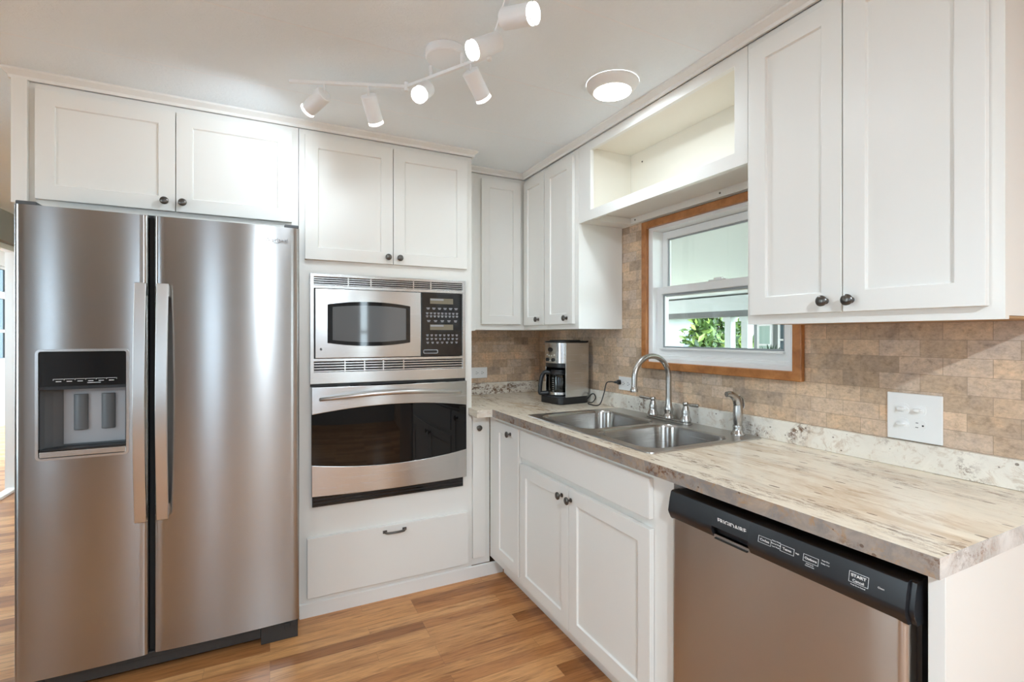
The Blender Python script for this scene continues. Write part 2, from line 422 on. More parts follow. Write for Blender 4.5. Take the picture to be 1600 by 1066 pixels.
# ------------------------------------------------------------------ crown mouldings
def crown(name, path, h=.034, p=.026):
    """stepped moulding following a plan path; offset to the right-hand side of travel"""
    prof = [(0, 0), (.009, 0), (.010, .011), (p-.004, .022), (p, .026), (p, h), (0, h)]
    bm = BM(); P = [Vector(q) for q in path]; rings = []
    for i, q in enumerate(P):
        d1 = (P[i]-P[i-1]).normalized() if i else (P[1]-P[0]).normalized()
        d2 = (P[i+1]-P[i]).normalized() if i < len(P)-1 else d1
        n1 = Vector((d1.y, -d1.x)); n2 = Vector((d2.y, -d2.x)); m = (n1+n2); m = m/max(.2, m.dot(n1)) if m.length > 1e-6 else n1
        rings.append([bm.verts.new((q.x+m.x*a, q.y+m.y*a, ZC-.0003-h+b)) for a, b in prof])
    for a, b in zip(rings, rings[1:]):
        for k in range(len(prof)): bm.faces.new([a[k], a[(k+1) % len(prof)], b[(k+1) % len(prof)], b[k]])
    bm.faces.new(rings[0]); bm.faces.new(list(reversed(rings[-1])))
    return struct(name, bm, CROWN, sm=False)
crown('trim_30', [(-.854, 2.93), (-.854, YC-.004), (.970, YC-.004), (.970, 2.66)])
crown('trim_31', [(.98, YU-.004), (XU-.004, YU-.004), (XU-.004, .458), (XW-.005, .458)])
# ------------------------------------------------------------------ cabinets
def shaker_bm(u0, u1, z0, z1, d0, d1, rail=.057, depth=.008):
    """shaker door facing -y: front at d0, back at d1"""
    bm = BM(); fs = box(bm, u0, u1, d0, d1, z0, z1)
    front = fs[2]
    bmesh.ops.recalc_face_normals(bm, faces=bm.faces); bm.normal_update()
    bmesh.ops.inset_region(bm, faces=[front], thickness=rail, use_even_offset=True)
    bmesh.ops.inset_region(bm, faces=[front], thickness=.0025, depth=-depth, use_even_offset=True)
    return bm
def knob_bm(p, d):
    return lathe([(0, 0), (.0085, 0), (.0085, .0025), (.0048, .005), (.0045, .014), (.009, .0165), (.0150, .020), (.0152, .0235), (.0125, .0265), (.006, .0285), (0, .0288)], 20, align(p, d))
def door_y(parent, x0, x1, z0, z1, knob=None, yf=YD, rail=.057):
    d = obj('door', shaker_bm(x0, x1, z0, z1, yf, yf+.0205, rail), PAINT, parent, bevel=.0016)
    if knob: obj('knob', knob_bm((knob[0], yf, knob[1]), (0, -1, 0)), DARK, d)
    return d
def door_x(parent, y0, y1, z0, z1, knob=None, xf=XBD, rail=.055):
    bm = rot_faces_x(shaker_bm(-y1, -y0, z0, z1, xf, xf+.0185, rail))
    d = obj('door', bm, PAINT, parent, bevel=.0016)
    if knob: obj('knob', knob_bm((xf, knob[0], knob[1]), (-1, 0, 0)), DARK, d)
    return d
# over the refrigerator
t = thing('wall_cabinet', (-.37, 2.7, 1.79), 'wide short white cabinet with two doors above the refrigerator', 'cabinet')
obj('cabinet_box', boxes((-.850, .117, YC, 2.955, 1.79, ZT-.0050)), PAINT, t)
obj('filler_strip', boxes((-.852, -.807, YD+.001, YC-.0003, 1.79, ZT-.0050)), PAINT, t, bevel=.001)
door_y(t, -.786, -.3495, 1.811, 2.222, (-.384, 1.847)); door_y(t, -.3465, .089, 1.811, 2.222, (-.322, 1.847))
# oven tower: face frame with two openings, doors over, drawer under
t = thing('tall_oven_cabinet', (.54, 2.7, 0), 'tall white cabinet housing the microwave and wall oven', 'cabinet')
obj('cabinet_box', slab([.119, .178, .905, .967], [0.0, .515, 1.063, 1.072, 1.585, ZT-.0050], YC, 2.955, lambda i, j: not (i == 1 and j in (1, 3)), 'xyz'), PAINT, t)
door_y(t, .143, .5435, 1.650, 2.222, (.518, 1.682)); door_y(t, .5465, .935, 1.650, 2.222, (.575, 1.681))
d = obj('drawer', boxes((.153, .940, YD, YC-.0005, .091, .365)), PAINT, t, bevel=.0018)
pl = merge([boxes((.494, .514, YD-.003, YD, .331, .345), (.590, .610, YD-.003, YD, .331, .345)),
            tube(spline([(.503, YD-.002, .338), (.508, YD-.020, .338), (.520, YD-.026, .338), (.552, YD-.028, .338), (.584, YD-.026, .338), (.596, YD-.020, .338), (.601, YD-.002, .338)], 5), .0052, 10)])
obj('pull', pl, DARK, d)
struct('baseboard_back', slab([.121, 1.149], [0, .062, .066], lambda u, v: YC-.010 if v < .065 else YC-.004, YC-.0005, None, 'xyz'), CROWN, sm=False)
# narrow pull-out panel left of the corner
t = thing('narrow_base_cabinet', (1.02, 2.7, .1), 'very narrow white base cabinet with a knob, squeezed beside the oven tower', 'cabinet')
obj('cabinet_box', boxes((.9685, 1.0735, YC+.003, 2.955, .068, .875)), PAINT, t)
d = obj('door', boxes((.9715, 1.0435, YD+.012, YC+.0025, .106, .872)), PAINT, t, bevel=.0012)
obj('knob', knob_bm((1.001, YD+.012, .806), (0, -1, 0)), DARK, d)
# right-hand base run
t = thing('base_cabinet', (1.37, 2.2, 0), 'slim white base cabinet with one tall narrow door in the corner', 'cabinet')
obj('cabinet_box', slab([2.0605, 2.440], [.100, .875], XB, 1.655, None, 'yxz'), PAINT, t)
obj('toe_kick', boxes((1.15, 1.165, 2.0605, 2.425, 0.001, .0995)), PAINT, t)
door_x(t, 2.066, 2.337, .150, .854, (2.149, .816), rail=.052)
t = thing('sink_base_cabinet', (1.37, 1.58, 0), 'wide white base cabinet with a blank drawer front and two doors under the sink', 'cabinet')
obj('cabinet_box', slab([1.088, 1.11, 2.03, 2.0595], [.100, .125, .67, .875], XB, 1.655, None, 'yxz', slab([1.088, 2.0595], [.0995, .1], XB, 1.655, None, 'yxz')) if False else
    boxes((XB, XB+.02, 1.088, 2.0595, .100, .875), (XB+.02, 1.655, 1.088, 1.104, .100, .875), (XB+.02, 1.655, 2.044, 2.0595, .100, .875), (XB+.02, 1.655, 1.104, 2.044, .100, .118)), PAINT, t)
obj('toe_kick', boxes((1.15, 1.165, 1.088, 2.0595, 0.001, .0995)), PAINT, t)
obj('drawer_front', boxes((XBD, XB-.0005, 1.173, 2.050, .727, .855)), PAINT, t, bevel=.0018)
door_x(t, 1.6325, 2.050, .132, .697, (1.678, .656)); door_x(t, 1.170, 1.6295, .132, .697, (1.612, .655))
tag(obj('end_panel', boxes((XB, 1.655, .437, .463, .001, .875)), PAINT, bevel=.001), 'plain white gable panel closing the counter run right of the dishwasher', 'panel')
# wall cabinets
t = thing('corner_wall_cabinet', (1.37, 2.8, 1.333), 'white corner wall cabinet with a door on each side of the inner corner', 'cabinet')
obj('cabinet_box', boxes((1.052, XW-.002, YU, YW-.002, 1.333, ZT-.0050), (XU, XW-.002, 2.3855, YU, 1.333, ZT-.0050)), PAINT, t)
obj('filler_strip', boxes((.9695, 1.0765, YU-.006, YU-.0003, 1.327, ZT-.0055)), PAINT, t, bevel=.001)
door_y(t, 1.110, 1.366, 1.366, 2.222, None, YUD, .05)
door_x(t, 2.392, 2.636, 1.36, 2.222, (2.450, 1.392), XUD, .05)
t = thing('wall_cabinet', (1.54, 2.22, 1.333), 'white one-door wall cabinet between the corner and the window', 'cabinet')
obj('cabinet_box', boxes((XU, XW-.002, 2.070, 2.3845, 1.333, ZT-.0050)), PAINT, t, bevel=.001)
door_x(t, 2.101, 2.380, 1.36, 2.222, (2.152, 1.390), XUD, .055)
t = thing('wall_cabinet', (1.54, .78, 1.335), 'large white two-door wall cabinet right of the window', 'cabinet')
obj('cabinet_box', boxes((XU, XW-.002, .467, 1.092, 1.343, ZT-.0050), (XU, XU+.018, .467, 1.092, 1.335, 1.343)), PAINT, t)
o = obj('bottom_panel', boxes((XU+.019, XW-.003, .469, 1.090, 1.337, 1.3425)), RAWWOOD, t); o['label'] = 'unpainted wooden underside'
door_x(t, .7885, 1.071, 1.364, 2.222, (.830, 1.395), XUD); door_x(t, .492, .7855, 1.364, 2.222, (.764, 1.394), XUD)
# open shelf box over the window
t = thing('open_wall_shelf', (1.54, 1.58, 1.865), 'empty white open shelf box bridging the wall cabinets over the window', 'shelf')
Y0, Y1 = 1.0935, 2.0685
obj('face_frame', slab([Y0, 1.144, 1.970, Y1], [1.866, 1.914, 2.207, ZT-.0050], XU, XU+.019, lambda i, j: not (i == 1 and j == 1), 'yxz'), PAINT, t)
obj('back_panel', boxes((XW-.010, XW-.002, Y0, Y1, 1.866, ZT-.0050)), INSIDE, t)
obj('top_panel', boxes((XU+.0195, XW-.011, Y0, Y1, 2.225, ZT-.0050)), INSIDE, t)
obj('side_panel', boxes((XU+.0195, XW-.011, 1.990, Y1, 1.916, 2.2245)), INSIDE, t); obj('side_panel', boxes((XU+.0195, XW-.011, Y0, 1.110, 1.916, 2.2245)), INSIDE, t)
obj('bottom_panel', boxes((XU+.0195, XW-.011, Y0, Y1, 1.899, 1.9155)), PAINT, t)
obj('cleat', boxes((XW-.026, XW-.0105, Y0, 1.974, 1.868, 1.8985)), PAINT, t)
obj('ledge', boxes((XU+.0195, XW-.0105, 1.976, Y1, 1.868, 1.8985)), PAINT, t)
for y, z, x in ((1.94, 1.884, XW-.026), (1.42, 1.884, XW-.026), (1.905, 2.17, XW-.010)):
    obj('screw', lathe([(0, 0), (.0045, 0), (.0035, .002), (0, .0022)], 12, align((x, y, z), (-1, 0, 0))), DARK, t)

# ------------------------------------------------------------------ countertop
XF, YF = 1.037, .430
t = thing('countertop', (1.35, 1.6, .876), 'L-shaped cream stone-look laminate countertop with brown flecks', 'countertop')
SX0, SX1, SY0, SY1 = 1.125, 1.640, 1.240, 2.055      # sink cut-out
xs = [.9505, .9685, XF+.0015, SX0, SX1, XW-.002]; ys = [YF+.0015, SY0, SY1, 2.3275, YC-.001, YW-.002]
def cm(i, j):
    if i < 2: return (j == 3) if i == 0 else j >= 3
    return not (i == 3 and j == 1)
obj('worktop', slab(xs, ys, .914, .8765, cm, 'xzy'), LAM_TOP, t, sm=False)
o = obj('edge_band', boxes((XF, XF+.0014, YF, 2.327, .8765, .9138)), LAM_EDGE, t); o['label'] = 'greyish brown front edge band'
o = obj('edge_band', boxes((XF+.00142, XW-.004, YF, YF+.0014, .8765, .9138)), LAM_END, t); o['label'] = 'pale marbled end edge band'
o = obj('edge_band', boxes((.9505, XF, 2.326, 2.3274, .8765, .9138)), LAM_UP, t)
obj('upstand', boxes((XW-.020, XW-.0015, YF+.002, YW-.022, .9145, .990)), LAM_UP, t, bevel=.0015)
obj('upstand', boxes((.9695, XW-.0015, YW-.021, YW-.0015, .9145, .990)), LAM_UP, t, bevel=.0015)

# ------------------------------------------------------------------ sink
t = thing('kitchen_sink', (1.38, 1.65, .72), 'double-bowl stainless steel sink set into the countertop', 'sink')
def ringverts(bm, loop, z): return [bm.verts.new((x, y, z)) for x, y in loop]
bm = BM(); bowls = [(1.140, 1.545, 1.640, 2.035), (1.140, 1.545, 1.256, 1.608)]
outer = rrect(1.105, 1.655, 1.222, 2.075, .022); edges = []
loops = [outer] + [rrect(*b, .075, 8) for b in bowls]
for lp in loops:
    vs = ringverts(bm, lp, .9185)
    edges += [bm.edges.new((vs[k], vs[(k+1) % len(vs)])) for k in range(len(vs))]
bmesh.ops.triangle_fill(bm, edges=edges, use_beauty=True, use_dissolve=False)
hx = lambda b, g: rrect(b[0]-g, b[1]+g, b[2]-g, b[3]+g, .075+g, 8)
# keep only the sheet between the outer line and the bowls
def inside(p, b): return b[0] < p.x < b[1] and b[2] < p.y < b[3]
kill = [f for f in bm.faces if any(inside(f.calc_center_median(), b) and all(any((v.co.xy-Vector(q)).length < 1e-5 for q in lp) for v in f.verts) for b, lp in zip(bowls, loops[1:]))]
bmesh.ops.delete(bm, geom=kill, context='FACES_ONLY')
vo = [v for v in bm.verts if any((v.co.xy-Vector(q)).length < 1e-6 for q in outer)]
lo = ringverts(bm, rrect(1.1035, 1.6565, 1.2205, 2.0765, .0235), .9145)
by = {tuple(round(c, 6) for c in v.co.xy): v for v in vo}; up = [by[tuple(round(c, 6) for c in Vector(q))] for q in outer]
for k in range(len(lo)): bm.faces.new([up[k], lo[k], lo[(k+1) % len(lo)], up[(k+1) % len(lo)]])
obj('rim', bm, RIMM, t, sm=False)
for b in bowls:
    bm = BM(); prev = None
    for g, z, r in ((0, .9185, .075), (.003, .915, .074), (.005, .905, .073), (.010, .80, .072), (.016, .765, .07), (.034, .748, .06), (.06, .745, .05), (.15, .742, .02)):
        lp = ringverts(bm, rrect(b[0]+g, b[1]-g, b[2]+g, b[3]-g, r, 8), z)
        if prev:
            for k in range(len(lp)): bm.faces.new([prev[k], prev[(k+1) % len(lp)], lp[(k+1) % len(lp)], lp[k]])
        prev = lp
    bm.faces.new(prev)
    f = obj('bowl', bm, SINKM, t)
    cx, cy = (b[0]+b[1])/2, (b[2]+b[3])/2
    obj('drain', lathe([(.055, .7425), (.053, .7455), (.044, .746), (.040, .7435), (.012, .7430), (.010, .747), (0, .7475)], 28, Matrix.Translation((cx, cy, 0)), cap=False), NICKEL, f)
# ------------------------------------------------------------------ faucet and sprayer
FX, FY, FZ = 1.598, 1.650, .9190
def U2(p): return p
t = thing('kitchen_faucet', (FX, FY, FZ), 'brushed nickel gooseneck faucet with two lever handles behind the sink', 'faucet')
obj('base_plate', merge([prism(rrect(FX-.026, FX+.026, FY-.128, FY+.128, .0255, 8), FZ, FZ+.009), prism(rrect(FX-.021, FX+.021, FY-.122, FY+.122, .0205, 8), FZ+.009, FZ+.015)]), NICKEL, t, bevel=.002)
sp = [(FX, FY, FZ+.045), (FX, FY, FZ+.12), (FX, FY, FZ+.19)]
for k in range(0, 19):
    a = R(10*k); sp.append((FX-.0975+.0975*math.cos(a), FY, FZ+.195+.0975*math.sin(a)*.98))
sp += [(FX-.1955, FY, FZ+.17), (FX-.1965, FY, FZ+.150)]
obj('spout', merge([tube(sp, [.0125]*2+[.0120]*(len(sp)-3)+[.0115], 16),
     lathe([(.0245, .015), (.0235, .022), (.0175, .032), (.0200, .044), (.0215, .052), (.0165, .066), (.0140, .080), (.0128, .10)], 20, Matrix.Translation((FX, FY, FZ))),
     lathe([(.0118, 0), (.0135, -.006), (.0165, -.012), (.0170, -.018), (.0165, -.022), (.010, -.0222)], 20, Matrix.Translation((FX-.1965, FY, FZ+.160)))]), NICKEL, t)
for s in (1, -1):
    hy = FY + s*.100
    b = lathe([(.0245, .015), (.0240, .022), (.0180, .034), (.0165, .044), (.0175, .052), (.0135, .066), (.0105, .078), (.0125, .083), (.0130, .089), (.0105, .095), (0, .0965)], 20, Matrix.Translation((FX, hy, FZ)))
    d = Vector((-.12, s*.98, .05)).normalized(); p = Vector((FX, hy, FZ+.085))
    obj('handle', merge([b, tube([p+d*.008, p+d*.020, p+d*.026, p+d*.050, p+d*.076, p+d*.081], [.0056, .0052, .0072, .0080, .0076, .003], 12)]), NICKEL, t)
SX, SY = 1.612, 1.300
t = thing('sink_sprayer', (SX, SY, .919), 'brushed nickel pull-out side sprayer standing right of the faucet', 'sprayer')
obj('collar', lathe([(.026, 0), (.025, .006), (.019, .014), (.0175, .024), (.0185, .030), (.0170, .036)], 20, Matrix.Translation((SX, SY, .919))), NICKEL, t)
q = spline([(SX, SY, .953), (SX, SY, .99), (SX, SY, 1.03), (SX-.008, SY+.002, 1.057), (SX-.032, SY+.006, 1.074), (SX-.052, SY+.009, 1.075)], 6)
rr = [.0150+.0035*math.sin(PI*min(1, i/14)) if i < 14 else .0165-.0004*(i-14) for i in range(len(q))]
obj('wand', tube(q, rr, 16), NICKEL, t)
obj('trigger', tube(spline([(SX+.006, SY-.002, 1.070), (SX+.022, SY-.004, 1.056), (SX+.027, SY-.004, 1.035), (SX+.023, SY-.004, 1.018)], 5), .0055, 10, flat=.6), NICKEL, t)

# ------------------------------------------------------------------ refrigerator
FXA, FXB, FYF, FYK = -.796, .113, 2.276, 2.338
t = thing('refrigerator', (-.34, 2.6, 0), 'large stainless side-by-side refrigerator with ice and water dispenser', 'refrigerator')
obj('cabinet_body', boxes((FXA+.006, FXB-.006, FYK+.012, 2.93, .035, 1.750)), GREY, t, bevel=.004)
def bulge(x0, x1, amt, edge=.014):
    def f(x, z):
        s = (x-x0)/(x1-x0); b = FYF + amt*(2*s-1)**2
        d = min(x-x0, x1-x)
        if d < edge: b += (edge - math.sqrt(max(0, edge*edge-(edge-d)**2)))*.8
        return b
    return f
def cols(x0, x1, extra=(), n=22):
    e = [x0, x0+.0008, x0+.0022, x0+.0045, x0+.008, x0+.014] + lin(x0+.014, x1-.014, n)[1:-1] + [x1-.014, x1-.008, x1-.0045, x1-.0022, x1-.0008, x1]
    e = [q for q in e if all(abs(q-w) > .004 for w in extra)]
    return sorted(e + list(extra))
# freezer door with the dispenser opening
DX0, DX1, DZ0, DZ1 = -.733, -.476, .861, 1.247
LX0, LX1 = FXA, -.4155
us = cols(LX0, LX1, (DX0, DX1)); vs = [.086, DZ0, DZ1, 1.757]; fb = bulge(LX0, LX1, .006)
ld = obj('door', slab(us, vs, fb, FYK, lambda i, j: not (j == 1 and us[i] >= DX0-1e-6 and us[i+1] <= DX1+1e-6)), STEEL, t); ld['label'] = 'left freezer door with dispenser'
RX0, RX1 = -.3975, FXB
us = cols(RX0, RX1)
rd = obj('door', slab(us, [.086, 1.757], bulge(RX0, RX1, .008), FYK), STEEL, t); rd['label'] = 'plain right refrigerator door'
obj('gasket_gap_shade', boxes((FXA+.01, FXB-.01, FYK+.0003, FYK+.0118, .09, 1.745), (LX1+.0015, RX0-.0015, FYF+.03, FYK, .09, 1.755)), VOID, t)  # gasket plus near-black fill that paints the shade between the doors
for s in (FXA+.03, FXB-.03):
    obj('hinge_cover', boxes((s-.028, s+.028, FYF+.012, FYF+.10, 1.7575, 1.772)), GREY, t, bevel=.004)
def fridge_handle(xc, par):
    bm = BM(); P = []
    for k in range(0, 25):
        s = k/24; z = .602 + (1.497-.602)*s; P.append((z, FYF - .030 - .030*math.sin(PI*s)))
    prev = None
    for z, y in P:
        lp = [bm.verts.new((xc-.0185, y, z)), bm.verts.new((xc+.0185, y, z)), bm.verts.new((xc+.0185, y+.013, z)), bm.verts.new((xc-.0185, y+.013, z))]
        if prev:
            for k in range(4): bm.faces.new([prev[k], prev[(k+1) % 4], lp[(k+1) % 4], lp[k]])
        else: bm.faces.new(lp)
        prev = lp
    bm.faces.new(prev)
    h = obj('handle', merge([bm, boxes((xc-.015, xc+.015, FYF-.024, FYF+.008, .606, .65), (xc-.015, xc+.015, FYF-.024, FYF+.008, 1.45, 1.493))]), HANDLE, par, bevel=.002)
fridge_handle(-.433, ld); fridge_handle(-.365, rd)
yd = FYF + .001
def rr_ring(x0, x1, z0, z1, r, w, y0, y1):
    bm = BM(); L = []
    for g, y in ((0, y1), (0, y0), (w, y0), (w, y1)):
        L.append([bm.verts.new((x, y, z)) for x, z in rrect(x0+g, x1-g, z0+g, z1-g, max(.002, r-g), 5)])
    for a in range(4):
        p, q = L[a], L[(a+1) % 4]
        for k in range(len(p)): bm.faces.new([p[k], p[(k+1) % len(p)], q[(k+1) % len(p)], q[k]])
    return bm
obj('dispenser_frame', rr_ring(DX0-.004, DX1+.004, DZ0-.004, DZ1+.004, .016, .0085, FYF-.003, FYF+.02), STEELB, ld)
IX0, IX1 = DX0+.0052, DX1-.0052
obj('dispenser_panel', boxes((IX0, IX1, FYF+.004, FYF+.012, 1.118, DZ1-.0052)), BLACKG, ld)
obj('dispenser_hood', boxes((IX0, IX1, FYF+.006, FYF+.058, 1.106, 1.1175)), BLACK, ld)
marks = [boxes((-.690+.030*k, -.662+.030*k, FYF+.0034, FYF+.0040, 1.143, 1.1442)) for k in range(6)]
marks += [boxes((-.6905+.030*k, -.6895+.030*k, FYF+.0034, FYF+.0040, 1.139, 1.1442)) for k in range(7)]
marks += [boxes((-.683+.030*k, -.668+.030*k, FYF+.0034, FYF+.0040, 1.134, 1.1362)) for k in range(6)]
marks += [boxes((-.595, -.557, FYF+.0034, FYF+.0040, 1.1275, 1.1292))]
obj('panel_markings', merge(marks), PRINT, ld)
yb = FYF + .0595
bm = BM()   # recess: curved left wall, back, right wall, floor
pts = [(IX0, FYF+.010), (IX0+.008, FYF+.026), (IX0+.026, FYF+.044), (IX0+.050, yb-.0005), (IX1-.012, yb-.0005), (IX1-.003, FYF+.04), (IX1, FYF+.010)]
for a, b in zip(pts, pts[1:]):
    bm.faces.new([bm.verts.new((*a, .890)), bm.verts.new((*b, .890)), bm.verts.new((*b, 1.1055)), bm.verts.new((*a, 1.1055))])
box(bm, IX0, IX1, FYF+.010, FYK-.001, .874, .889)
obj('dispenser_recess', bm, GREY, ld)
obj('dispenser_back', boxes((IX0+.052, IX1-.013, yb-.006, yb-.001, .902, 1.104)), LGREY, ld, bevel=.001)
for x in (-.625, -.545):
    obj('paddle', slab(lin(x-.021, x+.021, 6), [.952, 1.084], lambda u, v, x=x: yb-.020+.009*((u-x)/.021)**2, yb-.0065), GREY, ld, bevel=.003)
obj('drip_tray', boxes((IX0+.002, IX1-.002, FYF+.0005, FYF+.052, .8895, .896)), BLACK, ld, bevel=.001)
obj('dispenser_lip', boxes((IX0, IX1, FYF-.001, FYF+.012, .8665, .888)), STEELB, ld, bevel=.003)
lg = text_bm('Whirlpool', .021, M_FACE_Y(.025, FYF+.0012, 1.700), .0012)
obj('lettering', merge([lg, tube([(.025+.018*math.cos(a), FYF+.0012, 1.699+.011*math.sin(a)) for a in lin(-2.6, -.2, 14)], .0008, 6)]), LGREY, rd)
GRL = mat('grille_grey', (.035, .034, .033), .5)
g = obj('base_grille', boxes((-.72, -.035, FYF+.030, FYF+.060, .028, .082), (-.72, -.035, FYF+.026, FYF+.030, .06, .082)), GRL, t, bevel=.002)
obj('foot_cover', boxes((-.034, .108, FYF+.026, FYF+.062, .002, .082), (.055, .075, FYF+.020, FYF+.026, .045, .07), (.078, .104, FYF+.020, FYF+.026, .055, .078)), GRL, t, bevel=.002)
obj('foot_cover', boxes((-.79, -.721, FYF+.026, FYF+.062, .002, .082)), GRL, t, bevel=.002)

# ------------------------------------------------------------------ built-in microwave
MX0, MX1, MZ0, MZ1, MY = .165, .929, 1.074, 1.588, 2.431
t = thing('microwave', (.547, 2.6, MZ0), 'built-in stainless microwave with arched window above the wall oven', 'microwave')
f = obj('trim_frame', slab([MX0, .183, .911, MX1], [MZ0, 1.128, 1.178, 1.192, 1.519, 1.534, 1.573, MZ1], MY, YC-.0006, lambda i, j: not (i == 1 and j in (1, 3, 5))), STEELB, t, bevel=.002)
obj('oven_body', boxes((.184, .904, 2.452, 2.92, 1.087, 1.58)), GREY, t)
def vent(z0, z1, n, parts):
    m = [boxes((.1835, .9105, MY+.0101, MY+.0112, z0, z1))]
    v = obj('vent', m[0], BLACK, t)
    s = [boxes((.1836, .9104, MY+.001, MY+.010, z0+(z1-z0)*(k+.20)/n, z0+(z1-z0)*(k+.56)/n)) for k in range(n)]
    s += [boxes((x-.003, x+.003, MY+.0035, MY+.010, z0, z1)) for x in parts]
    obj('louvre', merge(s), STEELB, v)
vent(1.534, 1.573, 4, (.335, .44, .65, .74)); vent(1.128, 1.178, 4, (.32, .41, .5, .6))
mid = lambda x0, x1: (lambda u: 1-((2*u-x0-x1)/(x1-x0))**2)
mf = lambda u, v: MY-.004-.010*mid(.187, .686)(u)
us = lin(.187, .686, 30)
d = obj('door', slab(us, lin(1.194, 1.517, 6), lambda u, v: mf(u, v)-.003*(1-((v-1.355)/.162)**2), MY+.010), STEELB, t, bevel=.002)
ar = mid(.24, .629); uw = lin(.240, .629, 24)
m_ = obj('window', band(uw, lambda u: 1.265-.016*ar(u), lambda u: 1.445+.016*ar(u), lambda u, v: mf(u, v)-.0052, MY+.002, 6), BLACKG, d); m_['label'] = 'arched black window'
MESHG = mat('mesh_glass', (.13, .135, .14), .06, spec=.7)
uw = lin(.262, .607, 22)
obj('glass_mesh', band(uw, lambda u: 1.281-.013*ar(u), lambda u: 1.430+.013*ar(u), lambda u, v: mf(u, v)-.0057, MY+.001, 6), MESHG, d)
obj('badge', lathe([(.006, 0), (.006, .001), (0, .0012)], 16, align((.213, mf(.213, 0)-.0005, 1.236), (0, -1, 0))), GREY, d)
p = obj('control_panel', boxes((.6885, .907, MY-.006, MY+.010, 1.194, 1.517)), BLACKG, t, bevel=.002)
yk = MY-.0063
DISP = mat('display_window', (.20, .17, .12), .15)
for z in (1.476, 1.342):
    obj('display', boxes((.733, .857, yk-.0004, yk, z-.014, z+.014)), DISP, p)
    obj('display_edge', boxes((.735, .805, yk-.0008, yk-.0004, z+.003, z+.012)), LGREY, p)
KEYM = mat('key_print', (.33, .33, .35), .5)
for z, nk in ((1.437, 6), (1.412, 9), (1.397, 9), (1.373, 5), (1.300, 8), (1.281, 8), (1.262, 7)):
    for k in range(nk):
        x = .708 + .180*(k+.5)/nk; w = .0065 if nk > 6 else .009
        obj('key', boxes((x-w, x+w, yk-.0004, yk, z+.0012, z+.0046), (x-w*.7, x+w*.7, yk-.0004, yk, z-.0042, z-.0012)), KEYM, p)
obj('open_button', merge([rr_ring(.697, .775, 1.207, 1.228, .008, .004, yk-.003, yk+.002)]), LGREY, p)
obj('button_face', boxes((.7013, .7707, yk-.0018, yk+.001, 1.2113, 1.2237)), BLACK, p, bevel=.001)

# ------------------------------------------------------------------ wall oven
OX0, OX1, OY = .171, .931, 2.428
t = thing('wall_oven', (.55, 2.6, .505), 'built-in stainless wall oven with lens-shaped dark glass', 'oven')
obj('oven_body', boxes((.184, .904, 2.46, 2.92, .522, 1.06)), GREY, t)
obj('upper_gap', boxes((.166, .928, MY+.004, YC-.0006, 1.0615, 1.0735)), BLACK, t)
oa = mid(OX0, OX1); us = lin(OX0, OX1, 40); of = lambda u, v: OY - .010 - .026*oa(u)
top = lambda u: .934+.032*oa(u); bot = lambda u: .702-.026*oa(u)
d = obj('door', band(us, top, lambda u: 1.0605, of, OY+.014, 3), STEELB, t, bevel=.0025)
lo_ = obj('door', band(us, lambda u: .556, bot, of, OY+.014, 4), STEELB, t, bevel=.0025)
OGL = mat('oven_glass', (.004, .004, .0045), .025, spec=.42)
obj('glass', band(us, lambda u: bot(u)+.0003, lambda u: top(u)-.0003, lambda u, v: of(u, v)+.006, OY+.013, 6), OGL, d)
hp = []
for k in range(25):
    s = k/24; u = .206 + (.890-.206)*s; hp.append((u, of(u, 0) - .004 - .040*math.sin(PI*s)**.6, 1.004 + .024*math.sin(PI*s)))
obj('handle', merge([tube(hp, [.008+.0035*math.sin(PI*k/24) for k in range(25)], 14)]), HANDLE, d)
b = obj('bottom_vent', boxes((.175, .914, OY+.002, YC-.0006, .505, .553)), BLACK, t)
obj('louvre', boxes((.18, .909, OY-.001, OY+.0018, .512, .518), (.18, .909, OY-.001, OY+.0018, .528, .533), (.18, .909, OY-.001, OY+.0018, .543, .548)), BLACKG, b)

# ------------------------------------------------------------------ dishwasher
WY_0, WY_1 = .474, 1.081
t = thing('dishwasher', (1.36, .777, 0), 'stainless dishwasher with black control strip under the counter end', 'dishwasher')
obj('tub', boxes((XBD+.034, 1.64, WY_0+.004, WY_1-.004, .10, .845)), BLACK, t)
obj('toe_panel', boxes((XBD+.06, XBD+.075, WY_0+.004, WY_1-.004, .002, .098)), BLACK, t)
def dwf(u, v):
    d = min(u-WY_0, WY_1-u); e = .016
    return XBD + ((e-math.sqrt(max(0, e*e-(e-d)**2))) if d < e else 0)
us = [WY_0+.012, WY_0+.0126, WY_0+.014, WY_0+.017, WY_0+.021, WY_0+.029] + lin(WY_0+.029, WY_1-.018, 10)[1:] + [WY_1-.010, WY_1-.005, WY_1-.002, WY_1-.0005]
dwf2 = lambda u, v: XBD + (lambda d, e=.016: (e-math.sqrt(max(0, e*e-(e-d)**2))) if d < e else 0)(min(u-WY_0-.012, WY_1-u))
d = obj('door', slab(us, [.112, .775], dwf2, XBD+.033, None, 'yxz'), steel('dishwasher_steel', (.53, .50, .47), .33, .75, (0, 0, 1)), t)
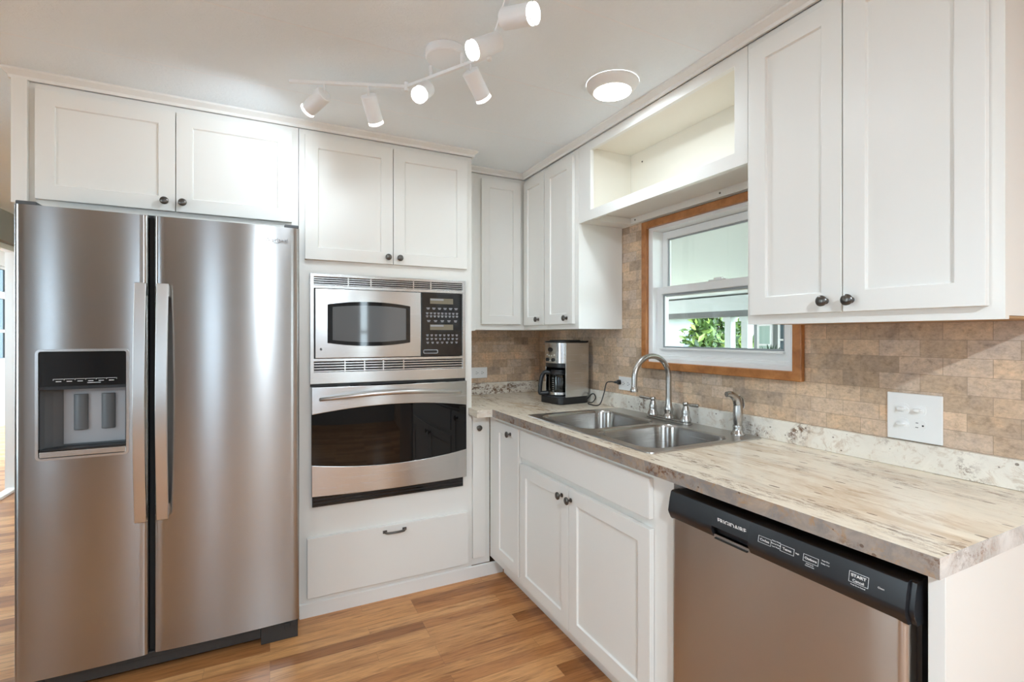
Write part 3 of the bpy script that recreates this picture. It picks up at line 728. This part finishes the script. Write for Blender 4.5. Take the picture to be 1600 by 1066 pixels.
# control strip: profile swept along y
prof = [(XBD+.033, .846), (XBD+.006, .846), (XBD+.001, .843), (XBD-.004, .825), (XBD-.009, .797), (XBD-.0105, .789), (XBD-.008, .782), (XBD-.0005, .768), (XBD+.003, .764), (XBD+.033, .764)]
bm = BM(); PY0, PY1, HY0, HY1 = WY_0+.001, WY_1, .815, .925
def strip(bm, y0, y1, prof):
    a = [bm.verts.new((x, y0, z)) for x, z in prof]; b = [bm.verts.new((x, y1, z)) for x, z in prof]
    for k in range(len(prof)): bm.faces.new([a[k], a[(k+1) % len(prof)], b[(k+1) % len(prof)], b[k]])
    bm.faces.new(a); bm.faces.new(list(reversed(b)))
prof_cut = prof[:5] + [(XBD-.0085, .797), (XBD+.012, .793), (XBD+.014, .770), (XBD+.014, .764), prof[-1]]
strip(bm, PY0+.010, HY0, prof); strip(bm, HY0, HY1, prof_cut); strip(bm, HY1, PY1, prof)
strip(bm, PY0, PY0+.010, [(x+.010 if x < XBD+.02 else x, z) for x, z in prof])
# soften the near end
cp = obj('control_panel', bm, mat('control_black', (.016, .016, .018), .30), t, bevel=.0012)
obj('pocket_lip', boxes((XBD-.006, XBD+.003, HY0+.006, HY1-.006, .765, .7685)), BLACK, cp, bevel=.001)
sl = math.atan2(.009, .049)
def MP(y, z, off=.0006):
    x = XBD-.004 - (.825-z)*(.005/.028) - off
    return Matrix.Translation((x, y, z)) @ Matrix.Rotation(R(-90), 4, 'Z') @ Matrix.Rotation(R(90)+math.atan2(.005, .028), 4, 'X')
TX = lambda s, size, y, z, b=0: text_bm(s, size, MP(y, z), .0003, b)
U_ = lambda y0, y1, z0, z1, w=.0006: [slab([y0, y0+w, y1-w, y1], [z0, z0+w, z1-w, z1], lambda u, v: XBD-.004-(.825-v)*(.005/.028)-.0006, lambda u, v: XBD-.004-(.825-v)*(.005/.028)+.0002, lambda i, j: not (i == 1 and j == 1), 'yxz')]
obj('brand_lettering', TX('FRIGIDAIRE', .0170, .865, .817, .00025), PRINT, cp)
def touch(y, z0, z1, w, *texts):
    obj('touch_button', merge(U_(y-w, y+w, z0, z1) + [TX(*q) for q in texts]), PRINT, cp)
touch(.772, .8068, .8215, .0165, ('Cycles', .0088, .772, .814, .00015))
touch(.716, .8068, .8215, .0165, ('Temp', .0088, .716, .814, .00015))
touch(.662, .8068, .8215, .0165, ('Options', .0080, .662, .814, .00015))
touch(.566, .8045, .8250, .018, ('START', .0095, .566, .8182, .0003), ('Cancel', .0078, .566, .8092, .0001))
for y, ss in ((.743, ('Heavy Wash', 'Normal Wash', 'Low Wash')), (.631, ('Heat Dry', 'Delay 4 hr')), ):
    for k, q in enumerate(ss): obj('cycle_lettering', TX(q, .0042, y, .8225-.0062*k), PRINT, cp)
for q, sz, y, z in (('High', .0045, .692, .815), ('Hold 3s for', .0036, .663, .8035), ('Control Lock', .0036, .663, .7995), ('Press 3s to Cancel', .0036, .566, .8008), ('Clean', .005, .526, .815)):
    obj('small_lettering', TX(q, sz, y, z), PRINT, cp)

# ------------------------------------------------------------------ coffee maker in the corner
CMX, CMY, CMR = 1.523, 2.402, R(-82.8)
CM = Matrix.Translation((CMX, CMY, .9147)) @ Matrix.Rotation(CMR, 4, 'Z')
t = thing('coffee_maker', (CMX, CMY, .9147), 'stainless and black drip coffee maker in the counter corner', 'coffee maker')
def cobj(name, bm, m, par=t, **k): bm.transform(CM); return obj(name, bm, m, par, **k)
cobj('base', prism(rrect(-.097, .097, -.105, .112, .030, 8), 0, .038), BLACK, bevel=.004)
cobj('warming_plate', lathe([(.066, .0381), (.066, .0405), (0, .0408)], 30, Matrix.Translation((0, -.030, 0))), GREY)
cobj('tower', prism(rrect(-.088, .088, .045, .110, .012, 5), .0385, .345), BLACK, bevel=.002)
CST = steel('coffee_steel', (.58, .57, .56), .25, .7, (1, 0, 0))
for s in (1, -1):
    cobj('side_panel', boxes((s*.0885 if s > 0 else -.0925, .0925 if s > 0 else -.0885, -.062, .108, .0385, .343)), STEELB, bevel=.0015)
hl = [(-.088, .044), (.088, .044)] + [(.088*math.cos(a), -.058-.042*math.sin(a)) for a in lin(0, PI, 18)]
h = cobj('brew_head', prism(hl, .228, .345), STEELB, bevel=.003)
cobj('head_underside', prism([(x*.96, y*.96) for x, y in hl], .206, .2275), BLACK)
cobj('lid', merge([prism([(-.089, .110), (.089, .110)] + [(.088*math.cos(a), -.058-.042*math.sin(a)) for a in lin(0, PI, 18)], .3455, .354), prism(rrect(-.06, .06, -.075, .09, .03, 6), .354, .359)]), BLACK, bevel=.002)
def on_head(x, z, d=0): y = -.058-.042*math.sqrt(max(0, 1-(x/.088)**2)); return Vector((x, y-d, z))
def head_n(x): 
    c_ = x/.088; s_ = math.sqrt(1-c_*c_); v_ = Vector((c_/.088, -s_/.042, 0)); return v_.normalized()
def on(x, z, prof, mname, m, sx=1.0):
    M = align(on_head(x, z), head_n(x)) @ Matrix.Diagonal((1, sx, 1, 1)); return cobj(mname, lathe(prof, 20, M), m, h)
on(0, .305, [(.020, -.001), (.020, .0015), (0, .0017)], 'badge', BLACK, .62)
for x, z in ((-.030, .275), (-.010, .270), (.012, .270), (.034, .275), (0.0, .243)):
    on(x, z, [(.0038, -.001), (.0038, .002), (0, .0022)], 'button', PRINT)
for x in (-.026, .026): on(x, .248, [(.0105, -.001), (.0100, .007), (.008, .008), (0, .0082)], 'dial', BLACK)
# cord with plug
cp_ = [CM @ Vector((.05, .113, .015)), Vector((1.650, 2.345, .935)), Vector((1.653, 2.315, .962)), Vector((1.652, 2.285, .966)), Vector((1.650, 2.270, .945)), Vector((1.640, 2.285, .921)), Vector((1.610, 2.285, .919)), Vector((1.585, 2.225, .9185)),
       Vector((1.600, 2.165, .925)), Vector((1.622, 2.155, .985)), Vector((1.635, 2.150, 1.040)), Vector((1.638, 2.115, 1.052)), Vector((1.642, 2.085, 1.051))]
cd = obj('cord', tube(spline(cp_, 7), .0032, 10), BLACK, t)
obj('plug', lathe([(.0035, 0), (.0055, .004), (.0075, .016), (.0125, .020), (.0135, .033), (.012, .036), (0, .0362)], 16, align((1.641, 2.094, 1.0515), (.92, -.38, -.02))), BLACK, cd)
# carafe: lifts out
def c2(v): return CM @ Vector(v)
cc = c2((0, -.030, .0412))
t = thing('coffee_carafe', cc, 'empty glass coffee carafe with black handle standing in the coffee maker', 'carafe')
cy = lambda prof, n_=32: lathe(prof, n_, Matrix.Translation(cc), cap=False)
obj('glass_jug', cy([(0, .0006), (.050, .0006), (.058, .004), (.062, .012), (.063, .05), (.063, .105), (.058, .125), (.050, .135), (.0485, .135), (.0565, .124), (.0615, .104), (.0615, .012), (.050, .0022), (0, .0022)]), CARAFE, t)
obj('base_band', cy([(.0635, .008), (.0645, .009), (.0645, .022), (.0635, .023), (.0632, .015)]), STEELB, t)
obj('collar', cy([(.0595, .122), (.0615, .123), (.0560, .138), (.0525, .139), (.0515, .134)]), BLACK, t)
obj('lid', cy([(0, .1395), (.052, .1395), (.050, .147), (.030, .153), (0, .154)]), BLACK, t)
ha = Matrix.Rotation(CMR, 3, 'Z') @ Vector((-.55, -.83, 0)).normalized()
hpts = [cc + ha*.056 + Vector((0, 0, .130)), cc + ha*.080 + Vector((0, 0, .134)), cc + ha*.098 + Vector((0, 0, .120)), cc + ha*.108 + Vector((0, 0, .085)), cc + ha*.113 + Vector((0, 0, .045)), cc + ha*.114 + Vector((0, 0, .018)), cc + ha*.105 + Vector((0, 0, .013)), cc + ha*.066 + Vector((0, 0, .016))]
obj('handle', tube(spline(hpts, 6), .0105, 12, flat=1.15), BLACK, t)
mk = []
for k in range(7):
    a = CMR - PI/2 + R(14); z = .030 + .012*k
    q = cc + Vector((.0634*math.cos(a), .0634*math.sin(a), z)); w = .007 if k % 2 else .011
    tv = Vector((-math.sin(a), math.cos(a), 0)); bm = BM()
    bm.faces.new([bm.verts.new(q+tv*e*w*.5+Vector((0, 0, f_))+Vector((math.cos(a), math.sin(a), 0))*.0004) for e, f_ in ((-1, -.001), (1, -.001), (1, .001), (-1, .001))]); mk.append(bm)
obj('level_marks', merge(mk), PRINT, t)

# ------------------------------------------------------------------ electrical plates
def receptacle(bm_plate, u, z, slots, horiz=True):
    box(slots, u-.0065, u-.0035, -.0072, -.0062, z+.004, z+.0055); 
def duplex(name, M, label, w=.0575, h=.035):
    t = thing(name, M @ Vector((0, 0, 0)), label, 'outlet', None)
    f = lambda n_, bm, m, p=t, **k: (bm.transform(M), obj(n_, bm, m, p, **k))[1]
    f('cover_plate', boxes((-w, w, -.006, 0, -h, h)), WHITEP, bevel=.002)
    for s in (-1, 1):
        r = f('socket', prism(rrect(-.0175, .0175, -.0165, .0165, .012, 6), 0, .0012, None, Matrix.Translation((s*.0195, -.0060, 0)) @ Matrix.Rotation(R(90), 4, 'X')), WHITEP)
        f('slots', boxes((s*.0195-.004, s*.0195+.004, -.0076, -.0070, .005, .0070), (s*.0195-.005, s*.0195+.005, -.0076, -.0070, -.0070, -.005), (s*.0195+.008, s*.0195+.0125, -.0076, -.0070, -.002, .002)), SLOT, r)
    f('screw', lathe([(.003, 0), (.002, .001), (0, .001)], 10, align((0, -.006, 0), (0, -1, 0))), WHITEP)
    return t, f
duplex('wall_outlet', Matrix.Translation((1.225, YW-.0003, 1.056)), 'white horizontal outlet plate on the tiles beside the oven tower')
duplex('wall_outlet', Matrix.Translation((XW-.0003, 2.037, 1.046)) @ Matrix.Rotation(R(-90), 4, 'Z'), 'white horizontal outlet plate with the coffee maker plug in it')
M = Matrix.Translation((XW-.0003, .755, 1.0615)) @ Matrix.Rotation(R(-90), 4, 'Z')
t = thing('outlet_plate', M @ Vector((0, 0, 0)), 'large square white outlet plate on the tiles above the dishwasher', 'outlet')
f = lambda n_, bm, m, p=t, **k: (bm.transform(M), obj(n_, bm, m, p, **k))[1]
f('cover_plate', boxes((-.068, .068, -.0065, 0, -.0685, .0685)), WHITEP, bevel=.002)
for ux, uz, cap in ((-.028, .023, 1), (.013, .023, 1), (-.028, -.021, 1), (.013, -.021, 0)):
    L = [(x, z) for x, z in rrect(-.0172, .0172, -.0165, .0165, .013, 6)]
    r = f('socket', prism(L, 0, .0014, None, Matrix.Translation((ux, -.0065, uz)) @ Matrix.Rotation(R(90), 4, 'X')), WHITEP)
    if cap:
        f('safety_cap', lathe([(.0165, 0), (.0160, .002), (.010, .003), (.0085, .012), (.0075, .0135), (0, .014)], 20, align((ux, -.0079, uz), (0, -1, 0)) @ Matrix.Diagonal((1, .55, 1, 1))), WHITEP, r)
    else:
        f('slots', boxes((ux-.007, ux-.001, -.0085, -.0078, uz+.006, uz+.0078), (ux-.008, ux-.001, -.0085, -.0078, uz-.0070, uz-.0052), (ux+.008, ux+.0125, -.0085, -.0078, uz-.0020, uz+.0024)), SLOT, r)

# ------------------------------------------------------------------ lamps
def flush_light(x, y, label, watts=LAMP_DISC):
    t = thing('ceiling_light', (x, y, ZC-.03), label, 'ceiling light')
    T = Matrix.Translation((x, y, ZC-.0006))
    obj('trim_ring', lathe([(.101, 0), (.101, -.005), (.096, -.013), (.078, -.033), (.0725, -.034), (.0725, -.028)], 48, T, cap=False), WHITEP, t)
    obj('diffuser', lathe([(.0723, -.029), (.070, -.036), (.05, -.039), (0, -.040)], 48, T, cap=False), LENS, t)
    l = bpy.data.lights.new('ceiling_light_lamp', 'AREA'); l.shape = 'DISK'; l.size = .10; l.energy = watts; l.color = LAMP_COL
    lo = bpy.data.objects.new('ceiling_light_lamp', l); COL.objects.link(lo); lo.parent = t; lo.location = (0, 0, -.016)
flush_light(1.200, 1.540, 'round white flush ceiling light in front of the open shelf', 2.2)
flush_light(.16, -1.09, 'round white flush ceiling light behind the viewer, mid room')

CR = Vector((.8963, -.4435, 0)); CF = Vector((.4435, .8963, 0)); CU = Vector((0, 0, 1))
ZB = 2.212
t = thing('track_light', (.547, 1.62, ZC), 'white zigzag track light on the ceiling with six lit spotlight heads', 'track light')
TW = mat('track_white', (.86, .88, .90), .4)
obj('canopy', lathe([(.070, -.0006), (.071, -.004), (.071, -.026), (.067, -.030), (0, -.030)], 40, Matrix.Translation((.547, 1.62, ZC)), cap=False), TW, t)
pA, pB, pC, pD = (.062, 1.928), (.449, 1.780), (.640, 1.462), (.530, 1.000)
def bar(p, q):
    p = Vector((*p, ZB)); q = Vector((*q, ZB)); d = (q-p).normalized(); s = Vector((-d.y, d.x, 0))*.006; u = Vector((0, 0, .0055)); bm = BM()
    a = [bm.verts.new(p+s*i+u*j) for i, j in ((-1, -1), (1, -1), (1, 1), (-1, 1))]; b = [bm.verts.new(q+s*i+u*j) for i, j in ((-1, -1), (1, -1), (1, 1), (-1, 1))]
    bm.faces.new(a); bm.faces.new(list(reversed(b)))
    for k in range(4): bm.faces.new([a[k], a[(k+1) % 4], b[(k+1) % 4], b[k]])
    return bm
obj('bar', bar(pA, pB), TW, t, bevel=.001); obj('bar', bar(pB, pC), TW, t, bevel=.001); obj('bar', bar(pC, pD), TW, t, bevel=.001)
for q in (pB, pC): obj('joint', lathe([(.008, -.016), (.009, -.012), (.009, .012), (.008, .016)], 16, Matrix.Translation((*q, ZB))), TW, t)
for s in (-.3, .3):
    x, y = .547+s*.12, 1.62-s*.2
    obj('mount_post', lathe([(.006, 0), (.006, ZC-.0301-ZB)], 12, Matrix.Translation((x, y, ZB))), TW, t)
def head(p, drop, d, watts=LAMP_TRACK):
    d = (CR*d[0] + CU*d[1] + CF*d[2]).normalized(); P0 = Vector((p[0], p[1], ZB-.0055)); P1 = P0 - Vector((0, 0, drop))
    h = obj('spotlight_head', lathe([(0, -.004), (.0265, -.004), (.028, -.002), (.028, .088), (.0265, .0885), (0, .0885)], 32, align(P1, d)), TW, t)
    obj('stem', tube([P0, P1 + Vector((0, 0, .004)), P1 - d*.002], .0042, 10), TW, h)
    obj('glow_ring', lathe([(.0275, .0887), (.0275, .0968)], 32, align(P1, d), cap=False), LENSR, h)
    obj('bezel', lathe([(.0272, .0969), (.0282, .0971), (.0282, .0990), (.0262, .0992)], 32, align(P1, d), cap=False), TW, h)
    obj('lens', lathe([(.0260, .0993), (.024, .1006), (0, .1012)], 32, align(P1, d), cap=False), LENS, h)
    l = bpy.data.lights.new('spotlight_lamp', 'SPOT'); l.energy = watts; l.spot_size = R(125); l.spot_blend = .8; l.shadow_soft_size = .022; l.color = LAMP_COL
    lo = bpy.data.objects.new('spotlight_lamp', l); COL.objects.link(lo); lo.parent = t
    lo.location = P1 + d*.128 - OFF[t.name]; lo.rotation_euler = d.to_track_quat('-Z', 'Y').to_euler()
head((.175, 1.885), .036, (-.80, -.38, .46), LAMP_TRACK*1.7); head((.322, 1.829), .036, (.10, -.72, .68), LAMP_TRACK*.7)
head((.500, 1.695), .030, (-.13, -.60, -.79)); head((.601, 1.527), .026, (.42, -.62, .66), LAMP_TRACK*.75)
head((.609, 1.332), .028, (-.78, -.52, -.42)); head((.583, 1.222), .030, (.82, -.20, -.54), LAMP_TRACK*.3)

# ------------------------------------------------------------------ the sun room seen past the refrigerator
struct('door_1', merge([boxes((XL-.118, XL-.05, 5.55, 5.588, .001, 2.043)), boxes((XL-.118, XL-.05, 2.905, 5.548, 2.0, 2.043)), boxes((XL-.10, XL-.03, 2.905, 5.548, .001, .022))]), VINYL)
SUNW = mat('sunroom_dimmed_white', (.24, .27, .285), .6)  # white walls and backlit frame, with the shade mixed into the colour
SKYDIM = glass('sky_dimming_glass', (.27, .31, .325))  # dark tint added to dim the bright sky behind the pane
SXW = -3.45
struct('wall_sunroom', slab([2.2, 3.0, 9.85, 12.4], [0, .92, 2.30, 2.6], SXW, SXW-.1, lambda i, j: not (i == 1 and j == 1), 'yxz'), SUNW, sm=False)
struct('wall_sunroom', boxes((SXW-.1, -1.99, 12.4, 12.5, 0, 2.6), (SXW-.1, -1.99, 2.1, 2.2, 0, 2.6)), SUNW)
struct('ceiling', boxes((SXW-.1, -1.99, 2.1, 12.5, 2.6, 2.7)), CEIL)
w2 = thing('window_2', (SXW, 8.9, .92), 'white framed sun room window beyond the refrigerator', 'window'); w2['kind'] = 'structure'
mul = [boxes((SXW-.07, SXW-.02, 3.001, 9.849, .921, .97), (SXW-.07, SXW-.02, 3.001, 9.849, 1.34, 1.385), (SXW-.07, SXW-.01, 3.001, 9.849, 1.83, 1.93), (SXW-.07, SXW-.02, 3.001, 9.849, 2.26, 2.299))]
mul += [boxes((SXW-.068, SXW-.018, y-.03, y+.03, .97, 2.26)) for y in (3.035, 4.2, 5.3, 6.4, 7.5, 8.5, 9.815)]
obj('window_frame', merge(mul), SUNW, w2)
obj('pane', boxes((SXW-.048, SXW-.044, 3.03, 8.51, .95, 2.27)), GLASS, w2); obj('pane', boxes((SXW-.048, SXW-.044, 8.511, 9.82, .95, 2.27)), SKYDIM, w2)
for nm, b, z0, z1 in (('window_3', (-1.02, -.62), .62, 2.08), ('window_4', (1.00, 1.30), .62, 2.08)):
    w3 = thing(nm, ((b[0]+b[1])/2, YR, z0), 'white framed window in the rear wall', 'window'); w3['kind'] = 'structure'
    obj('window_frame', slab([b[0]+.001, b[0]+.05, b[1]-.05, b[1]-.001], [z0+.001, z0+.05, 1.33, 1.375, z1-.05, z1-.001], YR-.03, YR-.08, lambda i, j: not (i == 1 and j in (1, 3))), VINYL, w3)
    obj('pane', boxes((b[0]+.03, b[1]-.03, YR-.056, YR-.052, z0+.02, z1-.03)), DIMMED if b[0] < 0 else GLASS, w3)
for nm, y0, y1 in (('window_5', -1.349, -.551), ('fill_window_6', .951, 1.699)):  # the last one is an unseen window added to brighten cabinets and ceiling
    w4 = thing(nm, (XL, (y0+y1)/2, .75), 'unseen white framed window in the left wall', 'window'); w4['kind'] = 'structure'
    obj('window_frame', slab([y0, y0+.049, y1-.049, y1], [.751, .80, 1.38, 1.42, 1.995, 2.044], XL-.03, XL-.08, lambda i, j: not (i == 1 and j in (1, 3)), 'yxz'), VINYL, w4)
    obj('pane', boxes((XL-.056, XL-.052, y0+.03, y1-.03, .77, 2.02)), DIMMED if y0 < 0 else GLASS, w4)

# ------------------------------------------------------------------ outside the kitchen window
GR = mat('lawn', (.16, .20, .09), .9); n = NT(GR); n.col(n.ramp(n.noise(n.pos(), 3, 6, .7), [(.3, (.10, .14, .05)), (.7, (.30, .30, .20))]))
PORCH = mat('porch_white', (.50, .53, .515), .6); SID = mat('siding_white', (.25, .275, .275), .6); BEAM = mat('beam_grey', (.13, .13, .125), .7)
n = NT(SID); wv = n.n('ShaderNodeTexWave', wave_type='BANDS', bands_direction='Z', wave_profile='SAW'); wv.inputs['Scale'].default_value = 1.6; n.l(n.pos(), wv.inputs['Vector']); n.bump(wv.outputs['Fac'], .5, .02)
n = NT(PORCH); wv = n.n('ShaderNodeTexWave', wave_type='BANDS', bands_direction='X', wave_profile='SAW'); wv.inputs['Scale'].default_value = 1.2; n.l(n.pos(), wv.inputs['Vector']); n.bump(wv.outputs['Fac'], .35, .012)
CONC = mat('porch_deck', (.62, .60, .56), .8)
struct('ground', boxes((1.81, 45, -20, 40, -.95, -.80)), GR)
struct('floor', boxes((1.81, 6.3, -3, 12, -.7998, -.10)), CONC)
bm = BM(); a = [bm.verts.new(p) for p in ((1.805, -3, 2.42), (6.2, -3, 1.86), (6.2, 12, 1.86), (1.805, 12, 2.42))]; b_ = [bm.verts.new(v.co + Vector((0, 0, .08))) for v in a]
bm.faces.new(a); bm.faces.new(list(reversed(b_)))
for k in range(4): bm.faces.new([a[k], a[(k+1) % 4], b_[(k+1) % 4], b_[k]])
struct('ceiling', bm, PORCH, sm=False)
struct('beam', boxes((5.95, 6.12, -3, 12, 1.57, 1.655)), BEAM)
struct('beam', boxes((5.93, 6.12, -3, 12, 1.656, 1.868)), PORCH)
for y in (5.0, 4.72):
    o = obj('porch_column', boxes((5.98, 6.09, y-.05, y+.05, -.0995, 1.57), (5.96, 6.11, y-.07, y+.07, -.0995, .02), (5.96, 6.11, y-.07, y+.07, 1.50, 1.5695)), PORCH, bevel=.006)
    tag(o, {5.0: 'white porch column outside the window, in front of the tree', 4.72: 'white porch column outside the window, next to the white wing'}[y], 'column', 'porch columns')
t = thing('house_wing', (5.6, 2.9, -.1), 'white sided house wing with windows seen at the right of the kitchen window', 'house')
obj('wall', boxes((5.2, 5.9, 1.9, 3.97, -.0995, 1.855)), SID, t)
DGL = mat('dark_window', (.10, .14, .16), .08); PGL = mat('pale_window', (.45, .58, .52), .1)
for y0, y1, z0, z1, m in ((3.72, 3.905, .95, 1.43, PGL), (3.40, 3.64, .90, 1.60, DGL)):
    f_ = obj('window', slab([y0, y0+.02, y1-.02, y1], [z0, z0+.02, (z0+z1)/2-.01, (z0+z1)/2+.01, z1-.02, z1], 5.17, 5.1995, lambda i, j: not (i == 1 and j in (1, 3)), 'yxz'), VINYL, t)
    obj('pane', boxes((5.185, 5.199, y0+.01, y1-.01, z0+.01, z1-.01)), m, f_)
# shrubby tree and a neighbouring house
LEAF = mat('leaf_green', (.13, .26, .045), .55); n = NT(LEAF)
oi = n.n('ShaderNodeNewGeometry'); n.col(n.ramp(oi.outputs['Random Per Island'], [(0, (.012, .035, .006)), (.45, (.05, .10, .018)), (.8, (.13, .20, .035)), (1, (.24, .30, .06))]))
BARK = mat('bark', (.18, .13, .09), .9)
def leafy(name, c, rad, nleaf, size, label, cat, seed, trunk_h):
    rnd = random.Random(seed); c = Vector(c)
    t = thing(name, (c.x, c.y, c.z-trunk_h), label, cat)
    tr = [tube([(c.x, c.y, c.z-trunk_h), (c.x+.05*rad[0], c.y, c.z-trunk_h*.5), (c.x, c.y+.05*rad[1], c.z)], [.05*rad[0]+.004, .04*rad[0]+.003, .02*rad[0]+.002], 8)]
    for k in range(9):
        a = rnd.random()*2*PI; e = Vector((rad[0]*.7*math.cos(a), rad[1]*.7*math.sin(a), rad[2]*rnd.uniform(-.4, .7)))
        tr.append(tube([c + Vector((0, 0, -trunk_h*.3)), c + e*.5, c + e], [.02*rad[0]+.002, .014*rad[0]+.0015, .005*rad[0]+.001], 6))
    obj('trunk', merge(tr), BARK, t)
    bm = BM()
    for k in range(nleaf):
        v = Vector([rnd.gauss(0, 1) for _ in range(3)]).normalized()*rnd.random()**.4
        v *= .75 + .35*math.sin(5*v.x+2)*math.sin(4*v.z+1)*math.cos(4.5*v.y)
        p = c + Vector((v.x*rad[0], v.y*rad[1], v.z*rad[2])); s = size*rnd.uniform(.6, 1.3)
        d = Vector([rnd.gauss(0, 1) for _ in range(3)]).normalized(); e = d.cross(Vector([rnd.gauss(0, 1) for _ in range(3)])).normalized(); nn = d.cross(e)*.15
        q = [bm.verts.new(p - d*s), bm.verts.new(p + e*s*.42 + nn*s), bm.verts.new(p + d*s), bm.verts.new(p - e*s*.42 + nn*s)]
        bm.faces.new([q[0], q[1], q[2]]); bm.faces.new([q[0], q[2], q[3]])
    fo = obj('foliage', bm, LEAF, t, sm=False); fo['kind'] = 'stuff'
leafy('tree', (9.2, 8.25, 1.0), (.62, .55, 1.5), 2200, .12, 'leafy green garden tree seen through the lower window pane', 'tree', 4, 1.8)
leafy('tree', (11.2, 9.05, .9), (.42, .42, 1.3), 1200, .12, 'slim green tree showing between the two white porch columns', 'tree', 9, 1.7)
t = thing('neighbour_house', (13.5, 13.3, -.8), 'white neighbouring house with a sloped roof in the garden beyond', 'house')
obj('wall', boxes((12.5, 15.5, 11.2, 15.5, -.7995, 1.9)), SID, t)
bm = BM(); pr = [(12.1, 1.85), (14.0, 2.7), (15.9, 1.85), (15.9, 1.95), (14.0, 2.82), (12.1, 1.95)]
a = [bm.verts.new((x, 10.9, z)) for x, z in pr]; b_ = [bm.verts.new((x, 15.8, z)) for x, z in pr]
bm.faces.new(a); bm.faces.new(list(reversed(b_)))
for k in range(6): bm.faces.new([a[k], a[(k+1) % 6], b_[(k+1) % 6], b_[k]])
obj('roof', bm, mat('roof_white', (.75, .75, .74), .6), t, sm=False)
f_ = obj('window', slab([11.42, 11.5, 12.2, 12.28], [-.4, -.32, 1.35, 1.43], 12.46, 12.499, lambda i, j: not (i == 1 and j == 1), 'yxz'), VINYL, t); obj('pane', boxes((12.48, 12.498, 11.45, 12.25, -.35, 1.38)), DGL, f_)  # frame and dark sheet stand in for the dark carport opening
# potted plant on the porch
px_, py_ = 3.45, 2.49
t = thing('potted_plant', (px_, py_, -.0995), 'small dark leafy plant in a tall planter on the porch outside the window', 'plant')
obj('planter', lathe([(.11, 0), (.12, .02), (.15, 1.14), (.155, 1.17), (.14, 1.17), (.13, 1.12), (0, 1.12)], 24, Matrix.Translation((px_, py_, -.0995))), mat('planter_grey', (.35, .36, .36), .7), t)
bm = BM(); rnd = random.Random(8)
for k in range(60):
    a = rnd.random()*2*PI; h_ = rnd.uniform(.05, .22); r_ = rnd.uniform(.02, .14); c0 = Vector((px_, py_, 1.02)); e = c0 + Vector((r_*math.cos(a), r_*math.sin(a), h_))
    s_ = Vector((-math.sin(a), math.cos(a), 0))*.014; m_ = (c0+e)/2 + Vector((0, 0, .03))
    bm.faces.new([bm.verts.new(c0 + s_*.2), bm.verts.new(m_ + s_), bm.verts.new(e), bm.verts.new(m_ - s_)])
obj('foliage', bm, mat('plant_dark', (.04, .09, .05), .5), t, sm=False)
